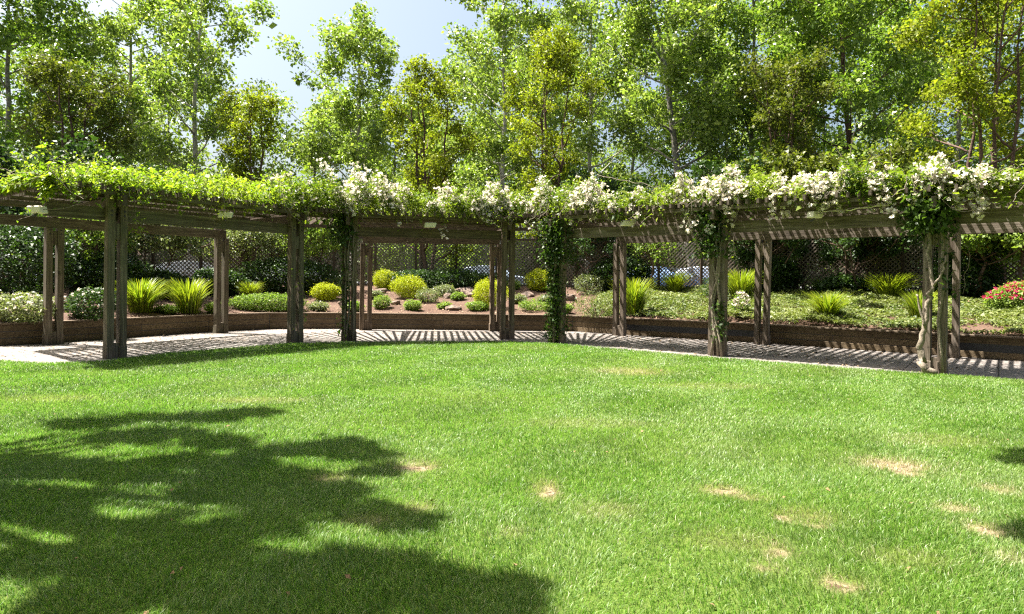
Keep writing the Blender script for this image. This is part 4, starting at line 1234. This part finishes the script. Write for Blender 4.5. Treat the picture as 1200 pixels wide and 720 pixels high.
# blades of a neighbourhood lie roughly the same way
lay = 2.2 * np.sin(1.3 * x + 0.7 * y) + 1.7 * np.sin(2.1 * y - 1.9 * x)
az = np.where(rng.uniform(0, 1, n) < 0.45, lay + rng.normal(0, 0.6, n), az)
ln = h * rng.uniform(0.2, 1.1, n)
dv = np.stack([np.cos(az), np.sin(az), np.zeros(n)], 1); fz = rng.uniform(0, math.pi, n)
sd = np.stack([np.cos(fz), np.sin(fz), np.zeros(n)], 1) * wd[:, None]
base = np.stack([x, y, np.full(n, 0.016)], 1)
midp = base + dv * (ln * 0.35)[:, None]; midp[:, 2] += h * 0.6
tip = base + dv * ln[:, None]; tip[:, 2] += h * np.clip(1.05 - 0.25 * ln / h, 0.5, 1)
V = np.stack([base - sd, base + sd, midp + sd * 0.8, midp - sd * 0.8, tip], 1)       # quad + triangle as one 5-gon split below
idx = np.arange(n)[:, None] * 5
loops = np.concatenate([idx + 0, idx + 1, idx + 2, idx + 3, idx + 3, idx + 2, idx + 4], 1)
me = bpy.data.meshes.new('grass')
me.vertices.add(n * 5); me.vertices.foreach_set('co', V.astype(np.float32).ravel())
me.loops.add(n * 7); me.loops.foreach_set('vertex_index', loops.astype(np.int32).ravel())
me.polygons.add(n * 2)
ls = np.stack([np.arange(n) * 7, np.arange(n) * 7 + 4], 1).ravel()
me.polygons.foreach_set('loop_start', ls.astype(np.int32))
me.update(calc_edges=True)
halo = wear(x, y, 2.0) * 0.38
dry = np.clip(wv * 1.3 + halo * rng.uniform(0, 1.3, n) + np.clip(drift(x, y) - 0.62, 0, 1) * 0.35 + (rng.uniform(0, 1, n) < 0.04) * 0.6 + 0.0, 0, 0.95)
at = me.attributes.new('dry', 'FLOAT', 'POINT'); at.data.foreach_set('value', np.repeat(dry, 5).astype(np.float32))
me.materials.append(grass_material())
go = bpy.data.objects.new('grass', me); COL.objects.link(go)
tag(go, 'short mown green lawn grass with worn straw-coloured patches', 'grass', kind='stuff')
nl = 170
yy = rng.uniform(2.4, 15, nl); xx = rng.uniform(-0.8, 0.8, nl) * yy; kk = yy < lawn_edge(xx) - 0.1
o = leaf_mesh('blown_leaves', np.stack([xx, yy, np.full(nl, 0.04)], 1)[kk], 0.03, plain('blown_leaf', (0.17, 0.105, 0.05), 0.9, 0.5, 5), elong=1.7, up=1.2)
tag(o, 'a few dry brown leaves lying loose on the lawn', 'fallen leaves', kind='stuff')
print('blades', n)

# ------------------------------------------------------------------ sun
SUN_EL = math.radians(64); _az = np.array([-0.95, 0.32]); _az /= np.linalg.norm(_az)
SUN = np.array([_az[0] * math.cos(SUN_EL), _az[1] * math.cos(SUN_EL), math.sin(SUN_EL)])

# ------------------------------------------------------------------ trees beside the camera (their shade falls on the lawn)
def shade_tree(label, trunk_xy, blobs, seed, mat, fill=False):
    r = np.random.default_rng(seed)
    base = np.array([trunk_xy[0], trunk_xy[1], 0.0])
    root = thing('shade_tree', label, 'tree', base, 'trees beside the lawn whose shade falls across it')
    tb = MB(); pts = []
    fork = base + np.array([0.15, 0.05, 3.6])
    tb.tube(stem_path([base, base + (0.08, 0, 1.8), fork], 0.02, 9), np.linspace(0.26, 0.18, 9), 12)
    for (px, py, rx, ry, dens) in blobs:
        c = at_ground(px, py, 0.03); k = c[1] / F
        dy = abs(at_ground(px, py - ry)[1] - at_ground(px, py + ry)[1]) / 2
        h = r.uniform(6.2, 9.6)
        t = h / SUN[2]
        cc = c + SUN * t
        sx, sy = rx * k, dy
        area = sx * sy * 3.14
        m = int(200 + dens * area * 1900)
        v = unit(r.normal(0, 1, (m, 3))) * r.uniform(0, 1, (m, 1)) ** (1 / 2.3) * np.where(r.uniform(0, 1, (m, 1)) < 0.1, 1.4, 0.88)
        pts.append(cc + v * np.array([sx, sy, 0.5 * min(sx, sy) + 0.12]))
        tb.tube(path_curve(fork, cc, np.array([0, 0, 0.5]) + r.normal(0, 0.2, 3), 9), np.linspace(0.09, 0.012, 9), 6)
    if fill:  # extra crown out of view, added to block sky light over the shadow
        for _ in range(26):
            cc = np.array([trunk_xy[0] + r.uniform(-6.8, -2.7), trunk_xy[1] + r.uniform(-4.5, 3.2), r.uniform(6.0, 10.5)])
            v = unit(r.normal(0, 1, (520, 3))) * r.uniform(0, 1, (520, 1)) ** (1 / 2.3)
            pts.append(cc + v * np.array([1.1, 1.1, 0.7]))
            tb.tube(path_curve(fork, cc, np.array([0, 0, 0.5]) + r.normal(0, 0.2, 3), 9), np.linspace(0.09, 0.012, 9), 6)
    A = np.concatenate(pts); g = A - SUN * (A[:, 2:3] / SUN[2])
    gap = np.sin(2.6 * g[:, 0] + 1.1 * g[:, 1]) * np.sin(3.4 * g[:, 1] - 1.2 * g[:, 0]) + 0.55 * np.sin(6.1 * g[:, 0] - 2.0 * g[:, 1] + 1) * np.sin(7.3 * g[:, 1] + 2.2 * g[:, 0])
    A = A[gap + r.normal(0, 0.1, len(A)) < 0.62]
    leaf_mesh('crown', A, 0.115, mat, root, elong=1.4, up=0.4, droop=0.3)
    tb.build('trunk', M['bark_grey'], root, smooth=True)

shade_tree('broad shade tree left of the lawn, casting the large shadow', (-6.9, 5.4),
           [(105, 496, 48, 7, 1.0), (190, 489, 55, 6, 1.0), (275, 488, 45, 7, 1.0), (300, 482, 30, 3, .8), (170, 512, 75, 10, .9), (20, 543, 50, 10, 1), (-40, 560, 70, 30, 1), (95, 548, 70, 6, .8), (250, 520, 50, 8, .7), (210, 540, 60, 9, .5),
            (290, 550, 60, 20, .9), (400, 522, 42, 8, .8), (425, 533, 38, 7, .9), (345, 560, 40, 12, .7), (255, 575, 60, 14, .9), (330, 592, 40, 12, .9), (140, 612, 85, 12, 1), (60, 600, 55, 12, .8), (30, 580, 50, 10, .7), (430, 600, 48, 9, .8), (470, 612, 38, 8, .7),
            (230, 628, 80, 12, .9), (210, 650, 70, 12, .9), (60, 655, 65, 20, .8), (130, 665, 60, 14, .8), (290, 655, 60, 14, .7), (370, 660, 60, 14, .9), (180, 690, 70, 14, .8), (300, 695, 90, 20, 1.1), (420, 690, 90, 24, 1.2), (510, 685, 60, 20, 1.2), (585, 690, 42, 14, 1.1), (560, 712, 60, 16, 1.2), (100, 715, 80, 14, .7), (330, 740, 200, 24, 1.1), (500, 750, 130, 24, 1.2), (160, 560, 60, 8, .4), (330, 532, 55, 12, .9), (365, 585, 50, 10, .8), (300, 616, 50, 10, .8), (400, 640, 55, 12, .9), (450, 660, 50, 14, 1), (390, 575, 40, 8, .7), (450, 552, 30, 6, .6)], 5, M['shrub_dark'], True)
shade_tree('shade tree right of the lawn, its tip shading the right edge', (7.6, 3.2),
           [(1199, 540, 8, 4, .9), (1220, 535, 16, 8, 1.0), (1245, 545, 30, 14, 1), (1222, 628, 9, 9, .8), (1265, 640, 30, 28, 1)], 9, M['shrub_dark'])

for (x, y, hh, ww, lab) in ((-11, -9, 13, 9, 'unseen tall dense tree added behind the viewpoint to block sky, on the left'), (-3.5, -12, 14, 9, 'unseen tall dense tree added behind the viewpoint to block sky, left of the middle'),
                         (4.5, -12, 13, 9, 'unseen tall dense tree added behind the viewpoint to block sky, right of the middle'), (12, -9, 14, 9, 'unseen tall dense tree added behind the viewpoint to block sky, on the right'),
                         (18, -1, 12, 8, 'unseen tall dense tree added beside the viewpoint to block sky, on the right'), (-19, -2, 13, 8, 'unseen tall dense tree added beside the viewpoint to block sky, far left'), (-20, 6, 13, 8, 'unseen tall dense tree added left of the lawn to block sky, beyond the shade tree')):
    make_tree('broadleaf_tree', lab, (x, y, 0), hh, ww, M['shrub_dark'], M['bark_grey'], 5200, 0.42, 0.08, 26, (0, 0), 0.5, 1, 'round', 1.5, 'tree', 'unseen trees added round the open side of the lawn to block sky light', 0.2, 3)  # out-of-view trees added to cut the sky's fill and deepen shade

# ------------------------------------------------------------------ sky, sun, camera
w = bpy.data.worlds.new('World'); S.world = w; w.use_nodes = True
nt = w.node_tree; bg = nt.nodes['Background']
sky = nt.nodes.new('ShaderNodeTexSky'); sky.sky_type = 'NISHITA'; sky.sun_disc = False
sky.sun_elevation = SUN_EL; sky.sun_rotation = math.atan2(SUN[0], SUN[1]); sky.air_density = 1.0; sky.dust_density = 6.5; sky.ozone_density = 1.0
nt.links.new(mixc(nt, 1.0, sky.outputs[0], (1.10, 1.13, 1.10), 'MULTIPLY'), bg.inputs[0]); bg.inputs[1].default_value = 0.052
L = bpy.data.lights.new('sun', 'SUN'); L.energy = 5.0; L.angle = math.radians(0.53); L.color = (1.0, 0.955, 0.88)
lo = bpy.data.objects.new('sun', L); COL.objects.link(lo)
lo.rotation_euler = Vector(SUN).to_track_quat('Z', 'Y').to_euler(); lo.location = (-20, 8, 40)

cam = bpy.data.cameras.new('camera'); cam.sensor_width = 36; cam.lens = 36 * F / 1200; cam.shift_y = (CY - 360) / 1200; cam.clip_end = 3000; cam.clip_start = 0.05
co = bpy.data.objects.new('camera', cam); COL.objects.link(co)
co.location = (0, 0, EYE)
from mathutils import Matrix
co.rotation_euler = (Matrix.Rotation(math.pi / 2, 3, 'X') @ Matrix.Rotation(ROLL, 3, 'Z')).to_euler()
S.camera = co

S.view_settings.view_transform = 'Standard'; S.view_settings.look = 'None'; S.view_settings.gamma = 1.0; S.view_settings.exposure = 2.2
S.view_settings.use_curve_mapping = False
S.render.engine = 'CYCLES'
S.cycles.max_bounces = 5; S.cycles.diffuse_bounces = 2; S.cycles.glossy_bounces = 2; S.cycles.transmission_bounces = 5; S.cycles.transparent_max_bounces = 4
S.cycles.sample_clamp_indirect = 6
S.cycles.use_denoising = False
S.cycles.filter_width = 1.25
S.cycles.use_adaptive_sampling = False
